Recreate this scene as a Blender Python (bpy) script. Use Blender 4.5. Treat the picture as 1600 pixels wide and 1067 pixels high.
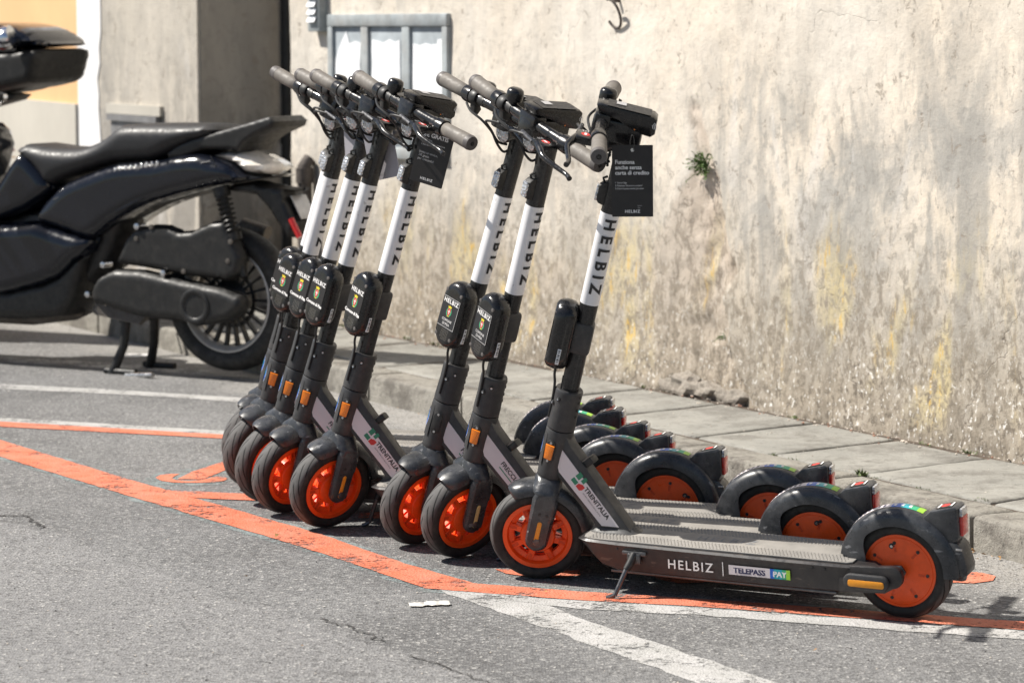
import bpy, bmesh, math, random
from math import sin, cos, pi, radians, sqrt, atan2
from mathutils import Vector, Matrix, noise as mnoise
from mathutils.geometry import delaunay_2d_cdt

for o in list(bpy.data.objects):
    bpy.data.objects.remove(o, do_unlink=True)
scene = bpy.context.scene
COL = scene.collection
random.seed(7)

# ------------------------------------------------------------------ camera, sky, sun, exposure
F_PX, CAM_H, PITCH = 4500.0, 1.44, 0.1081321      # focal length in px of a 1600 px wide frame
cam_d = bpy.data.cameras.new('camera')
cam = bpy.data.objects.new('camera', cam_d)
COL.objects.link(cam)
cam.location = (0, 0, CAM_H)
cam.rotation_euler = (pi / 2 - PITCH, 0, 0)
cam_d.sensor_width = 36
cam_d.lens = F_PX / 1600 * 36
cam_d.clip_end = 600
cam_d.dof.use_dof = True
cam_d.dof.focus_distance = 7.7
cam_d.dof.aperture_fstop = 5.2
scene.camera = cam

SUN_AZ, SUN_EL = radians(-79.5), radians(51.5)          # azimuth from +Y towards +X
world = bpy.data.worlds.new('World')
scene.world = world
world.use_nodes = True
wn = world.node_tree.nodes
sky = wn.new('ShaderNodeTexSky')
sky.sky_type = 'NISHITA'
sky.sun_disc = False
sky.sun_elevation = SUN_EL
sky.sun_rotation = SUN_AZ
world.node_tree.links.new(sky.outputs[0], wn['Background'].inputs[0])
wn['Background'].inputs[1].default_value = 0.058
sun_d = bpy.data.lights.new('sun', 'SUN')
sun_d.energy = 4.9
sun_d.angle = radians(0.53)
sun_d.color = (1.0, 0.95, 0.87)
sun = bpy.data.objects.new('sun', sun_d)
COL.objects.link(sun)
sdir = Vector((sin(SUN_AZ) * cos(SUN_EL), cos(SUN_AZ) * cos(SUN_EL), sin(SUN_EL)))
sun.rotation_euler = sdir.to_track_quat('Z', 'Y').to_euler()
sun.location = (0, 0, 30)
scene.render.engine = 'CYCLES'
scene.cycles.max_bounces = 6
scene.cycles.diffuse_bounces = 3
scene.cycles.glossy_bounces = 3
scene.cycles.transparent_max_bounces = 6
scene.render.resolution_x, scene.render.resolution_y = 1024, 682
vs = scene.view_settings
vs.view_transform = 'Standard'
vs.look = 'None'
vs.exposure = 0.60
vs.gamma = 1.0
vs.use_curve_mapping = False

# ------------------------------------------------------------------ the lie of the land
ALPHA = 0.5142134            # the street runs at this angle from the view axis
SA, CA = sin(ALPHA), cos(ALPHA)
SLOPE, V0 = 0.0059437, 3.865787   # camber: the road falls towards the kerb
V_KERB, V_JOINT, V_WALL = 5.010, 5.180, 5.775
PAVE_Z = 0.095


def W(u, v, z=0.0):
    return Vector((-SA * u + CA * v, CA * u + SA * v, z))


def UV(p):
    return -SA * p.x + CA * p.y, CA * p.x + SA * p.y


def road_z(x, y):
    return -SLOPE * (CA * x + SA * y - V0)


def ray(px, py):
    c, s = cos(PITCH), sin(PITCH)
    du = (533.5 - py) / F_PX
    return Vector(((px - 800) / F_PX, c + du * s, -s + du * c))


def on_road(px, py, dz=0.0):
    d = ray(px, py)
    n = Vector((SLOPE * CA, SLOPE * SA, 1.0))
    t = (SLOPE * V0 + dz - CAM_H) / d.dot(n)
    return Vector((0, 0, CAM_H)) + d * t


def on_level(px, py, z):
    d = ray(px, py)
    return Vector((0, 0, CAM_H)) + d * ((z - CAM_H) / d.z)


def on_v(px, py, v):
    d = ray(px, py)
    return Vector((0, 0, CAM_H)) + d * (v / (CA * d.x + SA * d.y))


U_END = UV(on_v(455, 250, V_WALL))[0]                 # where the wall meets the house corner
U_BLOCK = U_END + .5                                  # the house corner stands a little further along
_d = ray(310, 250)
V_BLOCK = U_BLOCK / (-SA * _d.x + CA * _d.y) * (CA * _d.x + SA * _d.y)

# ------------------------------------------------------------------ node helpers
class N:
    def __init__(self, name):
        self.m = bpy.data.materials.new(name)
        self.m.use_nodes = True
        self.t = self.m.node_tree
        self.b = self.t.nodes['Principled BSDF']
        self.out = self.t.nodes['Material Output']
        self.co = self.t.nodes.new('ShaderNodeTexCoord').outputs['Object']

    def set(self, sock, v):
        if isinstance(v, bpy.types.NodeSocket):
            self.t.links.new(v, sock)
        elif isinstance(v, (tuple, list)) and len(v) == 3 and sock.type == 'RGBA':
            sock.default_value = (*v, 1)
        else:
            sock.default_value = v

    def map(self, s=(1, 1, 1), loc=(0, 0, 0), vec=None, rot=(0, 0, 0)):
        n = self.t.nodes.new('ShaderNodeMapping')
        n.inputs['Scale'].default_value = s
        n.inputs['Location'].default_value = loc
        n.inputs['Rotation'].default_value = rot
        self.t.links.new(vec or self.co, n.inputs[0])
        return n.outputs[0]

    def noise(self, scale=5, detail=6, rough=.6, vec=None, dist=0):
        n = self.t.nodes.new('ShaderNodeTexNoise')
        n.inputs['Scale'].default_value = scale
        n.inputs['Detail'].default_value = detail
        n.inputs['Roughness'].default_value = rough
        n.inputs['Distortion'].default_value = dist
        self.t.links.new(vec or self.co, n.inputs['Vector'])
        return n.outputs['Fac']

    def voro(self, scale=50, vec=None, out='Distance', feature='F1'):
        n = self.t.nodes.new('ShaderNodeTexVoronoi')
        n.feature = feature
        n.inputs['Scale'].default_value = scale
        self.t.links.new(vec or self.co, n.inputs['Vector'])
        return n.outputs[out]

    def ramp(self, f, a, b, lo=0.0, hi=1.0):
        n = self.t.nodes.new('ShaderNodeMapRange')
        n.interpolation_type = 'SMOOTHSTEP'
        self.set(n.inputs[0], f)
        n.inputs[1].default_value = a
        n.inputs[2].default_value = b
        n.inputs[3].default_value = lo
        n.inputs[4].default_value = hi
        return n.outputs[0]

    def math(self, op, a, b=0.0, c=None, clamp=False):
        n = self.t.nodes.new('ShaderNodeMath')
        n.operation = op
        n.use_clamp = clamp
        self.set(n.inputs[0], a)
        self.set(n.inputs[1], b)
        if c is not None:
            self.set(n.inputs[2], c)
        return n.outputs[0]

    def mix(self, a, b, f, mode='MIX'):
        n = self.t.nodes.new('ShaderNodeMix')
        n.data_type = 'RGBA'
        n.blend_type = mode
        self.set(n.inputs[0], f)
        self.set(n.inputs[6], a)
        self.set(n.inputs[7], b)
        return n.outputs[2]

    def xyz(self, vec=None):
        n = self.t.nodes.new('ShaderNodeSeparateXYZ')
        self.t.links.new(vec or self.co, n.inputs[0])
        return n.outputs

    def attr(self, name):
        n = self.t.nodes.new('ShaderNodeAttribute')
        n.attribute_name = name
        return n.outputs['Fac']

    def bump(self, h, strength=.3, dist=.01, prev=None):
        n = self.t.nodes.new('ShaderNodeBump')
        n.inputs['Strength'].default_value = strength
        n.inputs['Distance'].default_value = dist
        self.t.links.new(h, n.inputs['Height'])
        if prev:
            self.t.links.new(prev, n.inputs['Normal'])
        return n.outputs[0]

    def done(self, col=None, rough=None, normal=None, metal=None, **kw):
        if col is not None:
            self.set(self.b.inputs['Base Color'], col)
        if rough is not None:
            self.set(self.b.inputs['Roughness'], rough)
        if normal is not None:
            self.set(self.b.inputs['Normal'], normal)
        if metal is not None:
            self.set(self.b.inputs['Metallic'], metal)
        for k, v in kw.items():
            self.set(self.b.inputs[k.replace('_', ' ')], v)
        return self.m


def pbr(name, col, rough=.5, metal=0.0, var=.15, vs_=25, bump=0.0, bs=200, dust=0.0, dcol=(.30, .27, .23), scuff=0.0, **kw):
    n = N(name)
    # shift the pattern from object to object so that no two copies are marked alike
    inf = n.t.nodes.new('ShaderNodeObjectInfo')
    va = n.t.nodes.new('ShaderNodeVectorMath')
    va.operation = 'MULTIPLY_ADD'
    n.t.links.new(inf.outputs['Random'], va.inputs[0])
    va.inputs[1].default_value = (31.7, 17.3, 23.9)
    n.t.links.new(n.co, va.inputs[2])
    n.co = va.outputs[0]
    f = n.noise(vs_, 5, .65)
    c = n.mix(tuple(x * (1 - var) for x in col), tuple(min(1, x * (1 + var)) for x in col), n.ramp(f, .3, .7))
    if dust:
        d = n.math('MULTIPLY', n.ramp(n.noise(vs_ * .7, 8, .72), .42, .75), dust)
        c = n.mix(c, dcol, d)
        spot = n.math('MULTIPLY', n.ramp(n.noise(vs_ * 8, 3, .6), .66, .78), dust * 1.3)
        c = n.mix(c, tuple(min(1, x * 1.5) for x in dcol), spot)
    if scuff:
        sc1 = n.ramp(n.noise(1, 3, .6, n.map((14, 90, 55), rot=(.6, .4, .9)), .2), .655, .70)
        c = n.mix(c, tuple(min(1, x * 1.25) for x in dcol), n.math('MULTIPLY', sc1, scuff))
    r = n.ramp(n.noise(vs_ * 1.7, 4, .6), .25, .75, max(.02, rough - .1), min(1, rough + .14))
    nm = n.bump(n.noise(bs, 3, .6), bump, .002) if bump else None
    return n.done(c, r, nm, metal, **kw)


MATS = {}


def tyre_material(name, base, groove=True):
    n = N(name)
    x, y, z = n.xyz()[:3]
    ang = n.math('ARCTAN2', z, x)
    av = n.math('ABSOLUTE', y)
    side = n.math('GREATER_THAN', y, 0)
    u = n.math('ADD', n.math('MULTIPLY', ang, 12 / (2 * pi)), n.math('MULTIPLY', n.math('POWER', av, 1.35), 185.0))
    u = n.math('ADD', u, n.math('MULTIPLY', side, .5))
    fr = n.math('ABSOLUTE', n.math('SUBTRACT', n.math('FRACT', u), .5))
    g = n.math('LESS_THAN', fr, .11)
    g = n.math('MULTIPLY', g, n.math('GREATER_THAN', av, .004))
    g = n.math('MULTIPLY', g, n.math('LESS_THAN', av, .0285))
    rad = n.math('SQRT', n.math('ADD', n.math('MULTIPLY', x, x), n.math('MULTIPLY', z, z)))
    tread = n.ramp(rad, .113, .1195)
    f = n.noise(60, 6, .7)
    worn = n.mix(tuple(c * 4.2 for c in base), tuple(c * 5.6 for c in base), n.ramp(f, .3, .7))
    sidec = n.mix(tuple(c * .8 for c in base), tuple(c * 1.2 for c in base), n.ramp(f, .3, .7))
    dst = n.math('MULTIPLY', n.ramp(n.noise(22, 8, .7), .5, .72), .35)
    sidec = n.mix(sidec, (.10, .092, .08), dst)
    c = n.mix(sidec, worn, tread)
    c = n.mix(c, (.004, .004, .004), g)
    h = n.math('SUBTRACT', n.math('MULTIPLY', f, .1), g)
    return n.done(c, .72, n.bump(h, .6, .002), 0.0)


def make_materials():
    m = MATS
    m['frame'] = pbr('charcoal_frame_paint', (.033, .033, .035), .48, 0, .12, 30, 0, 1, dust=.12)
    m['deck'] = pbr('deck_side_paint', (.024, .0225, .024), .38, 0, .15, 30, 0, 1, scuff=.35, dust=.16, dcol=(.17, .13, .10))
    m['fender'] = pbr('scuffed_fender_plastic', (.034, .036, .040), .30, 0, .2, 26, 0, 1, scuff=.5, dust=.20, dcol=(.26, .26, .27))
    m['black'] = pbr('black_stem_paint', (.013, .013, .014), .3, 0, .2, 40, 0, 1, dust=.07)
    m['gloss'] = pbr('glossy_black_plastic', (.011, .011, .012), .2, 0, .2, 40, 0, 1, dust=.05)
    m['matte'] = pbr('matte_black_plastic', (.016, .016, .016), .5, 0, .2, 60, 0, 1, dust=.08)
    m['rubber'] = pbr('black_cable_rubber', (.012, .012, .012), .55)
    m['tyre'] = tyre_material('scooter_tyre_rubber', (.018, .0172, .0168))
    m['orange'] = pbr('orange_wheel_paint', (.95, .096, .009), .36, 0, .08, 40, 0, 1, dust=.05, dcol=(.22, .10, .06))
    m['orange_dark'] = pbr('orange_wheel_recess', (.70, .065, .008), .5, 0, .15, 60, dust=.2, dcol=(.12, .06, .04))
    m['grip'] = pbr('grey_grip_rubber', (.165, .148, .130), .6, 0, .12, 40, 0, 1, dust=.1)
    m['grip_end'] = pbr('grey_grip_cap', (.105, .094, .09), .5, 0, .1, 40)
    m['mat'] = pbr('grey_deck_rubber', (.25, .235, .215), .75, 0, .14, 14, 0, 1, dust=.4, dcol=(.36, .33, .29))
    m['mat_text'] = pbr('deck_mat_print', (.17, .175, .185), .7, 0, .2, 60)
    m['white'] = pbr('white_sleeve', (.80, .79, .80), .38, 0, .02, 12, scuff=.45, dust=.16, dcol=(.24, .22, .20))
    m['panel'] = pbr('white_frame_decal', (.72, .66, .67), .42, 0, .03, 14, dust=.10, dcol=(.38, .34, .32))
    m['ink'] = pbr('black_lettering', (.02, .02, .022), .45, 0, .1, 60)
    m['ink_white'] = pbr('white_lettering', (.82, .80, .78), .5, 0, .05, 60)
    m['ink_grey'] = pbr('grey_lettering', (.45, .44, .44), .5, 0, .05, 60)
    m['red'] = pbr('red_print', (.62, .035, .03), .45, 0, .05, 60)
    m['green'] = pbr('green_print', (.03, .22, .12), .45, 0, .05, 60)
    m['wreath'] = pbr('wreath_green_print', (.04, .40, .20), .45, 0, .05, 60)
    m['yellow'] = pbr('yellow_print', (.78, .60, .03), .45, 0, .05, 60)
    m['blue'] = pbr('blue_print', (.02, .13, .55), .4, 0, .05, 60)
    m['navy'] = pbr('navy_print', (.016, .018, .075), .35, 0, .1, 60)
    m['teal'] = pbr('teal_print', (.02, .36, .42), .4, 0, .05, 60)
    m['lime'] = pbr('lime_print', (.34, .62, .05), .4, 0, .05, 60)
    m['amber'] = pbr('amber_reflector', (.86, .22, .008), .2, 0, .15, 300, 0, 1, Coat_Weight=.6)
    m['amber_strip'] = pbr('amber_reflective_strip', (.78, .30, .02), .4, 0, .08, 90)
    m['yellow_strip'] = pbr('faded_yellow_strip', (.58, .46, .20), .45, 0, .1, 90)
    m['redlens'] = pbr('red_tail_lens', (.55, .012, .01), .15, 0, .2, 200, 0, 1, Coat_Weight=.7)
    n = N('clear_lamp_lens')
    v = n.voro(160, out='Color')
    m['lens'] = n.done(n.mix((.30, .30, .31), (.85, .86, .88), v), .12, n.bump(n.voro(160), .8, .004), .55, Coat_Weight=.8)
    m['metal'] = pbr('scuffed_dark_steel', (.12, .12, .125), .38, .8, .2, 50, 0, 1)
    m['steel'] = pbr('bright_steel', (.55, .55, .56), .28, 1, .1, 40)
    m['chrome'] = pbr('chrome', (.75, .76, .78), .06, 1, .03, 10)
    m['copper'] = m['metal']
    m['tag'] = pbr('black_tag_card', (.020, .017, .016), .42, 0, .1, 30)
    m['tagback'] = pbr('pale_tag_back', (.42, .40, .43), .5, 0, .06, 30)
    # motorbike
    m['bikepaint'] = pbr('blue_black_bike_paint', (.0055, .0068, .0115), .16, 0, .1, 20, Specular_IOR_Level=.35, Coat_Weight=.35, Coat_Roughness=.05)
    m['bikeplastic'] = pbr('dark_bike_plastic', (.008, .0078, .0076), .5, 0, .15, 30, 0, 1, dust=.06)
    m['seat'] = pbr('black_seat_vinyl', (.014, .014, .0155), .5, 0, .1, 40, 0, 1)
    m['bikerubber'] = pbr('bike_tyre_rubber', (.014, .0135, .013), .7, 0, .2, 30, .1, 200, dust=.1)
    m['rim'] = pbr('grey_alloy_rim', (.48, .465, .45), .38, .3, .1, 30, dust=.2)
    m['rimdark'] = pbr('dark_alloy_spokes', (.016, .016, .017), .45, .2, .1, 30)
    m['taillens'] = pbr('pale_tail_lens', (.80, .75, .68), .12, 0, .15, 30, Coat_Weight=.8)
    m['alloy'] = pbr('dull_cast_alloy', (.13, .115, .10), .55, .5, .2, 40, .2, 200)


make_materials()


# ------------------------------------------------------------------ mesh builder
class MB:
    def __init__(self):
        self.v, self.f, self.mi, self.sm, self.mats = [], [], [], [], []

    def mat(self, key):
        if key not in self.mats:
            self.mats.append(key)
        return self.mats.index(key)

    def add(self, verts, faces, mat, smooth=True, M=None):
        b = len(self.v)
        k = self.mat(mat)
        for p in verts:
            p = Vector(p)
            self.v.append(M @ p if M else p)
        for f in faces:
            self.f.append([i + b for i in f])
            self.mi.append(k)
            self.sm.append(smooth)

    def loft(self, rings, mat, cap=True, closed=True, smooth=True, loop=False, M=None):
        n = len(rings[0])
        vs_, fs = [], []
        for r in rings:
            vs_ += list(r)
        m = len(rings)
        for i in range(m if loop else m - 1):
            a, b = i * n, ((i + 1) % m) * n
            for j in range(n if closed else n - 1):
                k = (j + 1) % n
                fs.append([a + j, a + k, b + k, b + j])
        if cap and not loop:
            fs.append(list(range(n))[::-1])
            fs.append([(m - 1) * n + j for j in range(n)])
        self.add(vs_, fs, mat, smooth, M)

    def tube(self, pts, r, mat, n=10, cap=True, M=None, sub=0):
        pts = [Vector(p) for p in pts]
        rs = list(r) if isinstance(r, (list, tuple)) else [r] * len(pts)
        if sub:
            pts, rs = catmull(pts, rs, sub)
        rings = []
        up = None
        for i, p in enumerate(pts):
            t = (pts[min(i + 1, len(pts) - 1)] - pts[max(i - 1, 0)]).normalized()
            if up is None:
                up = t.orthogonal().normalized()
            up = (up - t * up.dot(t)).normalized()
            s = t.cross(up)
            rings.append([p + (up * cos(2 * pi * k / n) + s * sin(2 * pi * k / n)) * rs[i] for k in range(n)])
        self.loft(rings, mat, cap, M=M)

    def lathe(self, prof, mat, axis='z', n=40, M=None, smooth=True, close_ends=True):
        rings = []
        for r, h in prof:
            ring = []
            for k in range(n):
                a = 2 * pi * k / n
                c, s = cos(a) * r, sin(a) * r
                ring.append({'z': (c, s, h), 'y': (c, h, -s), 'x': (h, c, s)}[axis])
            rings.append(ring)
        self.loft(rings, mat, cap=close_ends, smooth=smooth, M=M)

    def rbox(self, lo, hi, r, mat, seg=2, M=None):
        bm = bmesh.new()
        bmesh.ops.create_cube(bm, size=1)
        for v in bm.verts:
            v.co = Vector([lo[i] + (v.co[i] + .5) * (hi[i] - lo[i]) for i in range(3)])
        if r > 0:
            bmesh.ops.bevel(bm, geom=bm.edges[:], offset=r, segments=seg, affect='EDGES', profile=.5, clamp_overlap=True)
        bm.verts.ensure_lookup_table()
        bm.verts.index_update()
        self.add([v.co.copy() for v in bm.verts], [[v.index for v in f.verts] for f in bm.faces], mat, True, M)
        bm.free()

    def prism(self, out, y0, y1, bev, mat, plane='xz', M=None, seg=2):
        """outline in a plane, thickness along the third axis, bevelled rims"""
        bm = bmesh.new()

        def mk(a, b, d):
            return {'xz': (a, d, b), 'xy': (a, b, d), 'yz': (d, a, b)}[plane]
        vv = [bm.verts.new(mk(a, b, y0)) for a, b in out]
        f = bm.faces.new(vv)
        r = bmesh.ops.extrude_face_region(bm, geom=[f])
        top = [g for g in r['geom'] if isinstance(g, bmesh.types.BMVert)]
        d = Vector(mk(0, 0, y1 - y0))
        for v in top:
            v.co += d
        bmesh.ops.recalc_face_normals(bm, faces=bm.faces[:])
        if bev > 0:
            es = [e for e in bm.edges if len(e.link_faces) == 2 and any(len(fc.verts) == len(out) for fc in e.link_faces)]
            if len(out) == 4:
                es = bm.edges[:]
            bmesh.ops.bevel(bm, geom=es, offset=bev, segments=seg, affect='EDGES', profile=.5, clamp_overlap=True)
        bm.verts.index_update()
        self.add([v.co.copy() for v in bm.verts], [[v.index for v in fc.verts] for fc in bm.faces], mat, True, M)
        bm.free()

    def pillow(self, out, yc, half, w, mat, plane='xz', step=None, M=None, edge=0.0):
        """solid with the outline `out`, domed rims of width w, half thickness `half` about yc"""
        out = resample(out, step or w * .6)
        n = len(out)
        xs = [p[0] for p in out]
        zs = [p[1] for p in out]
        st = step or w * .6
        pts = [Vector((a, b)) for a, b in out]
        g = []
        gx = min(xs) + st * .5
        while gx < max(xs):
            gz = min(zs) + st * .5
            while gz < max(zs):
                if inside(out, gx, gz):
                    d = dist_out(out, gx, gz)
                    if d > st * .35:
                        g.append(Vector((gx, gz)))
                gz += st
            gx += st
        ed = [(i, (i + 1) % n) for i in range(n)]
        r = delaunay_2d_cdt(pts + g, ed, [], 1, 1e-6)
        vv, ff = r[0], r[2]
        hs = []
        for p in vv:
            d = dist_out(out, p.x, p.y)
            t = min(1.0, d / w)
            hs.append(edge + (half - edge) * sqrt(max(0.0, 1 - (1 - t) ** 2)))
        mk = {'xz': lambda a, b, d: (a, d, b), 'xy': lambda a, b, d: (a, b, d), 'yz': lambda a, b, d: (d, a, b)}[plane]
        top = [mk(p.x, p.y, yc + h) for p, h in zip(vv, hs)]
        bot = [mk(p.x, p.y, yc - h) for p, h in zip(vv, hs)]
        k = len(top)
        fs = [list(f) for f in ff] + [[i + k for i in f][::-1] for f in ff]
        if edge > 0:
            ring = [i for i, p in enumerate(vv) if dist_out(out, p.x, p.y) < 1e-6]
            idx = {}
            for e in r[1]:
                pass
            # rim wall between the two faces
            cnt = {}
            for f in ff:
                for i in range(len(f)):
                    e = (f[i], f[(i + 1) % len(f)])
                    cnt[e] = 1
            for (a, b) in list(cnt):
                if (b, a) not in cnt:
                    fs.append([b, a, a + k, b + k])
        self.add(top + bot, fs, mat, True, M)

    def text(self, body, size, mat, O, xd, yd, bold=0.0, space=1.0, align='c', depth=0.0, sx=1.0):
        vv, ff = text_mesh(body, size, bold, space)
        if not vv:
            return
        x0, x1 = min(p[0] for p in vv), max(p[0] for p in vv)
        y0 = min(p[1] for p in vv)
        off = {'c': (x0 + x1) / 2, 'l': x0, 'r': x1}[align]
        O, xd, yd = Vector(O), Vector(xd).normalized(), Vector(yd).normalized()
        self.add([O + xd * ((p[0] - off) * sx) + yd * p[1] for p in vv], ff, mat, False)

    def poly(self, pts, mat, smooth=False):
        self.add(pts, [list(range(len(pts)))], mat, smooth)

    def build(self, name, sharp=38, weld=True, recalc=True):
        me = bpy.data.meshes.new(name)
        me.from_pydata([tuple(p) for p in self.v], [], self.f)
        for k in self.mats:
            me.materials.append(MATS[k])
        me.polygons.foreach_set('material_index', self.mi)
        me.polygons.foreach_set('use_smooth', self.sm)
        bm = bmesh.new()
        bm.from_mesh(me)
        if weld:
            bmesh.ops.remove_doubles(bm, verts=bm.verts, dist=1e-6)
        if recalc:
            bmesh.ops.recalc_face_normals(bm, faces=bm.faces[:])
        bm.to_mesh(me)
        bm.free()
        me.set_sharp_from_angle(angle=radians(sharp))
        me.update()
        return me


def catmull(pts, rs, sub):
    P, R = [], []
    n = len(pts)
    for i in range(n - 1):
        p0, p1, p2, p3 = pts[max(i - 1, 0)], pts[i], pts[i + 1], pts[min(i + 2, n - 1)]
        for k in range(sub):
            t = k / sub
            P.append(.5 * ((2 * p1) + (p2 - p0) * t + (2 * p0 - 5 * p1 + 4 * p2 - p3) * t * t + (3 * p1 - p0 - 3 * p2 + p3) * t ** 3))
            R.append(rs[i] * (1 - t) + rs[i + 1] * t)
    P.append(pts[-1])
    R.append(rs[-1])
    return P, R


def smooth_outline(pts, sub=4):
    n = len(pts)
    P = []
    for i in range(n):
        p0, p1, p2, p3 = [Vector(pts[(i + k) % n]) for k in (-1, 0, 1, 2)]
        for k in range(sub):
            t = k / sub
            q = .5 * ((2 * p1) + (p2 - p0) * t + (2 * p0 - 5 * p1 + 4 * p2 - p3) * t * t + (3 * p1 - p0 - 3 * p2 + p3) * t ** 3)
            P.append((q.x, q.y))
    return P


def resample(out, st):
    r = []
    n = len(out)
    for i in range(n):
        a, b = out[i], out[(i + 1) % n]
        L = math.hypot(b[0] - a[0], b[1] - a[1])
        k = max(1, int(L / st + .5))
        for j in range(k):
            r.append((a[0] + (b[0] - a[0]) * j / k, a[1] + (b[1] - a[1]) * j / k))
    return r


def inside(out, x, y):
    c = False
    n = len(out)
    j = n - 1
    for i in range(n):
        xi, yi = out[i]
        xj, yj = out[j]
        if (yi > y) != (yj > y) and x < (xj - xi) * (y - yi) / (yj - yi) + xi:
            c = not c
        j = i
    return c


def dist_out(out, x, y):
    best = 1e9
    n = len(out)
    for i in range(n):
        ax, ay = out[i]
        bx, by = out[(i + 1) % n]
        dx, dy = bx - ax, by - ay
        L = dx * dx + dy * dy
        t = 0 if L == 0 else max(0, min(1, ((x - ax) * dx + (y - ay) * dy) / L))
        d = (ax + t * dx - x) ** 2 + (ay + t * dy - y) ** 2
        if d < best:
            best = d
    return sqrt(best)


TEXT_CACHE = {}


def text_mesh(body, size, bold=0.0, space=1.0, cuts=0):
    key = (body, size, bold, space, cuts)
    if key in TEXT_CACHE:
        return TEXT_CACHE[key]
    cu = bpy.data.curves.new('lettering', 'FONT')
    cu.body = body
    cu.size = size
    cu.offset = bold * size
    cu.space_character = space
    cu.resolution_u = 3
    ob = bpy.data.objects.new('lettering', cu)
    COL.objects.link(ob)
    dg = bpy.context.evaluated_depsgraph_get()
    me = bpy.data.meshes.new_from_object(ob.evaluated_get(dg))
    if cuts:
        bm = bmesh.new()
        bm.from_mesh(me)
        ys = [v.co.y for v in bm.verts]
        for k in range(1, cuts):
            y = min(ys) + (max(ys) - min(ys)) * k / cuts
            bmesh.ops.bisect_plane(bm, geom=bm.verts[:] + bm.edges[:] + bm.faces[:], plane_co=(0, y, 0), plane_no=(0, 1, 0))
        bm.to_mesh(me)
        bm.free()
    vv = [(v.co.x, v.co.y) for v in me.vertices]
    ff = [list(p.vertices) for p in me.polygons]
    bpy.data.objects.remove(ob)
    bpy.data.curves.remove(cu)
    bpy.data.meshes.remove(me)
    TEXT_CACHE[key] = (vv, ff)
    return vv, ff


def obj(name, me, parent=None, matrix=None, kind=None):
    o = bpy.data.objects.new(name, me)
    COL.objects.link(o)
    if parent is not None:
        o.parent = parent
    if matrix is not None:
        o.matrix_local = matrix
    if kind:
        o['kind'] = kind
    return o


def tag(o, label, cat, group=None):
    o['label'] = label
    o['category'] = cat
    if group:
        o['group'] = group
    return o


def arc(cx, cy, r, a0, a1, n):
    return [(cx + r * cos(radians(a0 + (a1 - a0) * i / n)), cy + r * sin(radians(a0 + (a1 - a0) * i / n))) for i in range(n + 1)]


def capsule(cx, cy, w, h, n=8):
    """upright stadium"""
    r = w / 2
    return arc(cx, cy + h / 2 - r, r, 0, 180, n) + arc(cx, cy - h / 2 + r, r, 180, 360, n)


def rrect(cx, cy, w, h, r, n=4):
    p = []
    for sx, sy, a in ((1, 1, 0), (-1, 1, 90), (-1, -1, 180), (1, -1, 270)):
        p += arc(cx + sx * (w / 2 - r), cy + sy * (h / 2 - r), r, a, a + 90, n)
    return p


# ================================================================== SETTING
def asphalt_material():
    n = N('weathered_asphalt')
    cell = n.voro(150, out='Color')
    sep = n.t.nodes.new('ShaderNodeSeparateColor')
    n.t.links.new(cell, sep.inputs[0])
    r1 = sep.outputs[0]
    base = n.mix((.118, .117, .117), (.188, .187, .187), n.ramp(n.noise(1.3, 6, .65), .3, .7))
    x, y, z = n.xyz()[:3]
    # smoother, paler patch laid in the foreground
    a, b = on_road(0, 806), on_road(720, 1052)
    d = (b - a).normalized()
    nx, ny = d.y, -d.x
    if nx * (0 - a.x) + ny * (0 - a.y) < 0:
        nx, ny = -nx, -ny
    sd = n.math('ADD', n.math('MULTIPLY', n.math('SUBTRACT', x, a.x), nx), n.math('MULTIPLY', n.math('SUBTRACT', y, a.y), ny))
    sd = n.math('ADD', sd, n.math('MULTIPLY', n.math('SUBTRACT', n.noise(5, 5, .6), .5), .35))
    patch = n.ramp(sd, -.01, .02)
    base = n.mix(base, (.225, .222, .222), n.math('MULTIPLY', patch, .65))
    # pale dust gathered along the gutter
    v = n.math('ADD', n.math('MULTIPLY', x, CA), n.math('MULTIPLY', y, SA))
    gut = n.ramp(n.math('ADD', v, n.math('MULTIPLY', n.noise(3, 6, .7), .5)), V_KERB - .26, V_KERB + .26)
    base = n.mix(base, (.36, .34, .31), n.math('MULTIPLY', gut, .75))
    dk = n.math('MULTIPLY', n.ramp(n.noise(7, 7, .75, n.map((1, 1, 1), (3, 9, 0))), .56, .74), .45)
    base = n.mix(base, (.085, .082, .08), dk)
    c = n.mix(base, (.33, .325, .315), n.math('MULTIPLY', n.ramp(r1, .68, .98), .75))
    c = n.mix(c, (.055, .054, .053), n.math('MULTIPLY', n.ramp(r1, .26, .03), .8))
    oil = n.math('MULTIPLY', n.ramp(n.noise(2.1, 5, .6, n.map((1, 1, 1), (4, 2, 0)), .5), .60, .72), .5)
    c = n.mix(c, (.07, .068, .066), oil)
    c = n.mix(c, (.42, .41, .39), n.ramp(sep.outputs[1], .975, .99))
    fine = n.noise(420, 3, .7)
    c = n.mix(c, (.06, .06, .06), n.math('MULTIPLY', n.ramp(fine, .42, .25), .55))
    h = n.math('ADD', n.math('MULTIPLY', n.voro(150), .8), n.math('MULTIPLY', n.noise(60, 5, .7), .7))
    return n.done(c, .88, n.bump(h, .75, .006))


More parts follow.
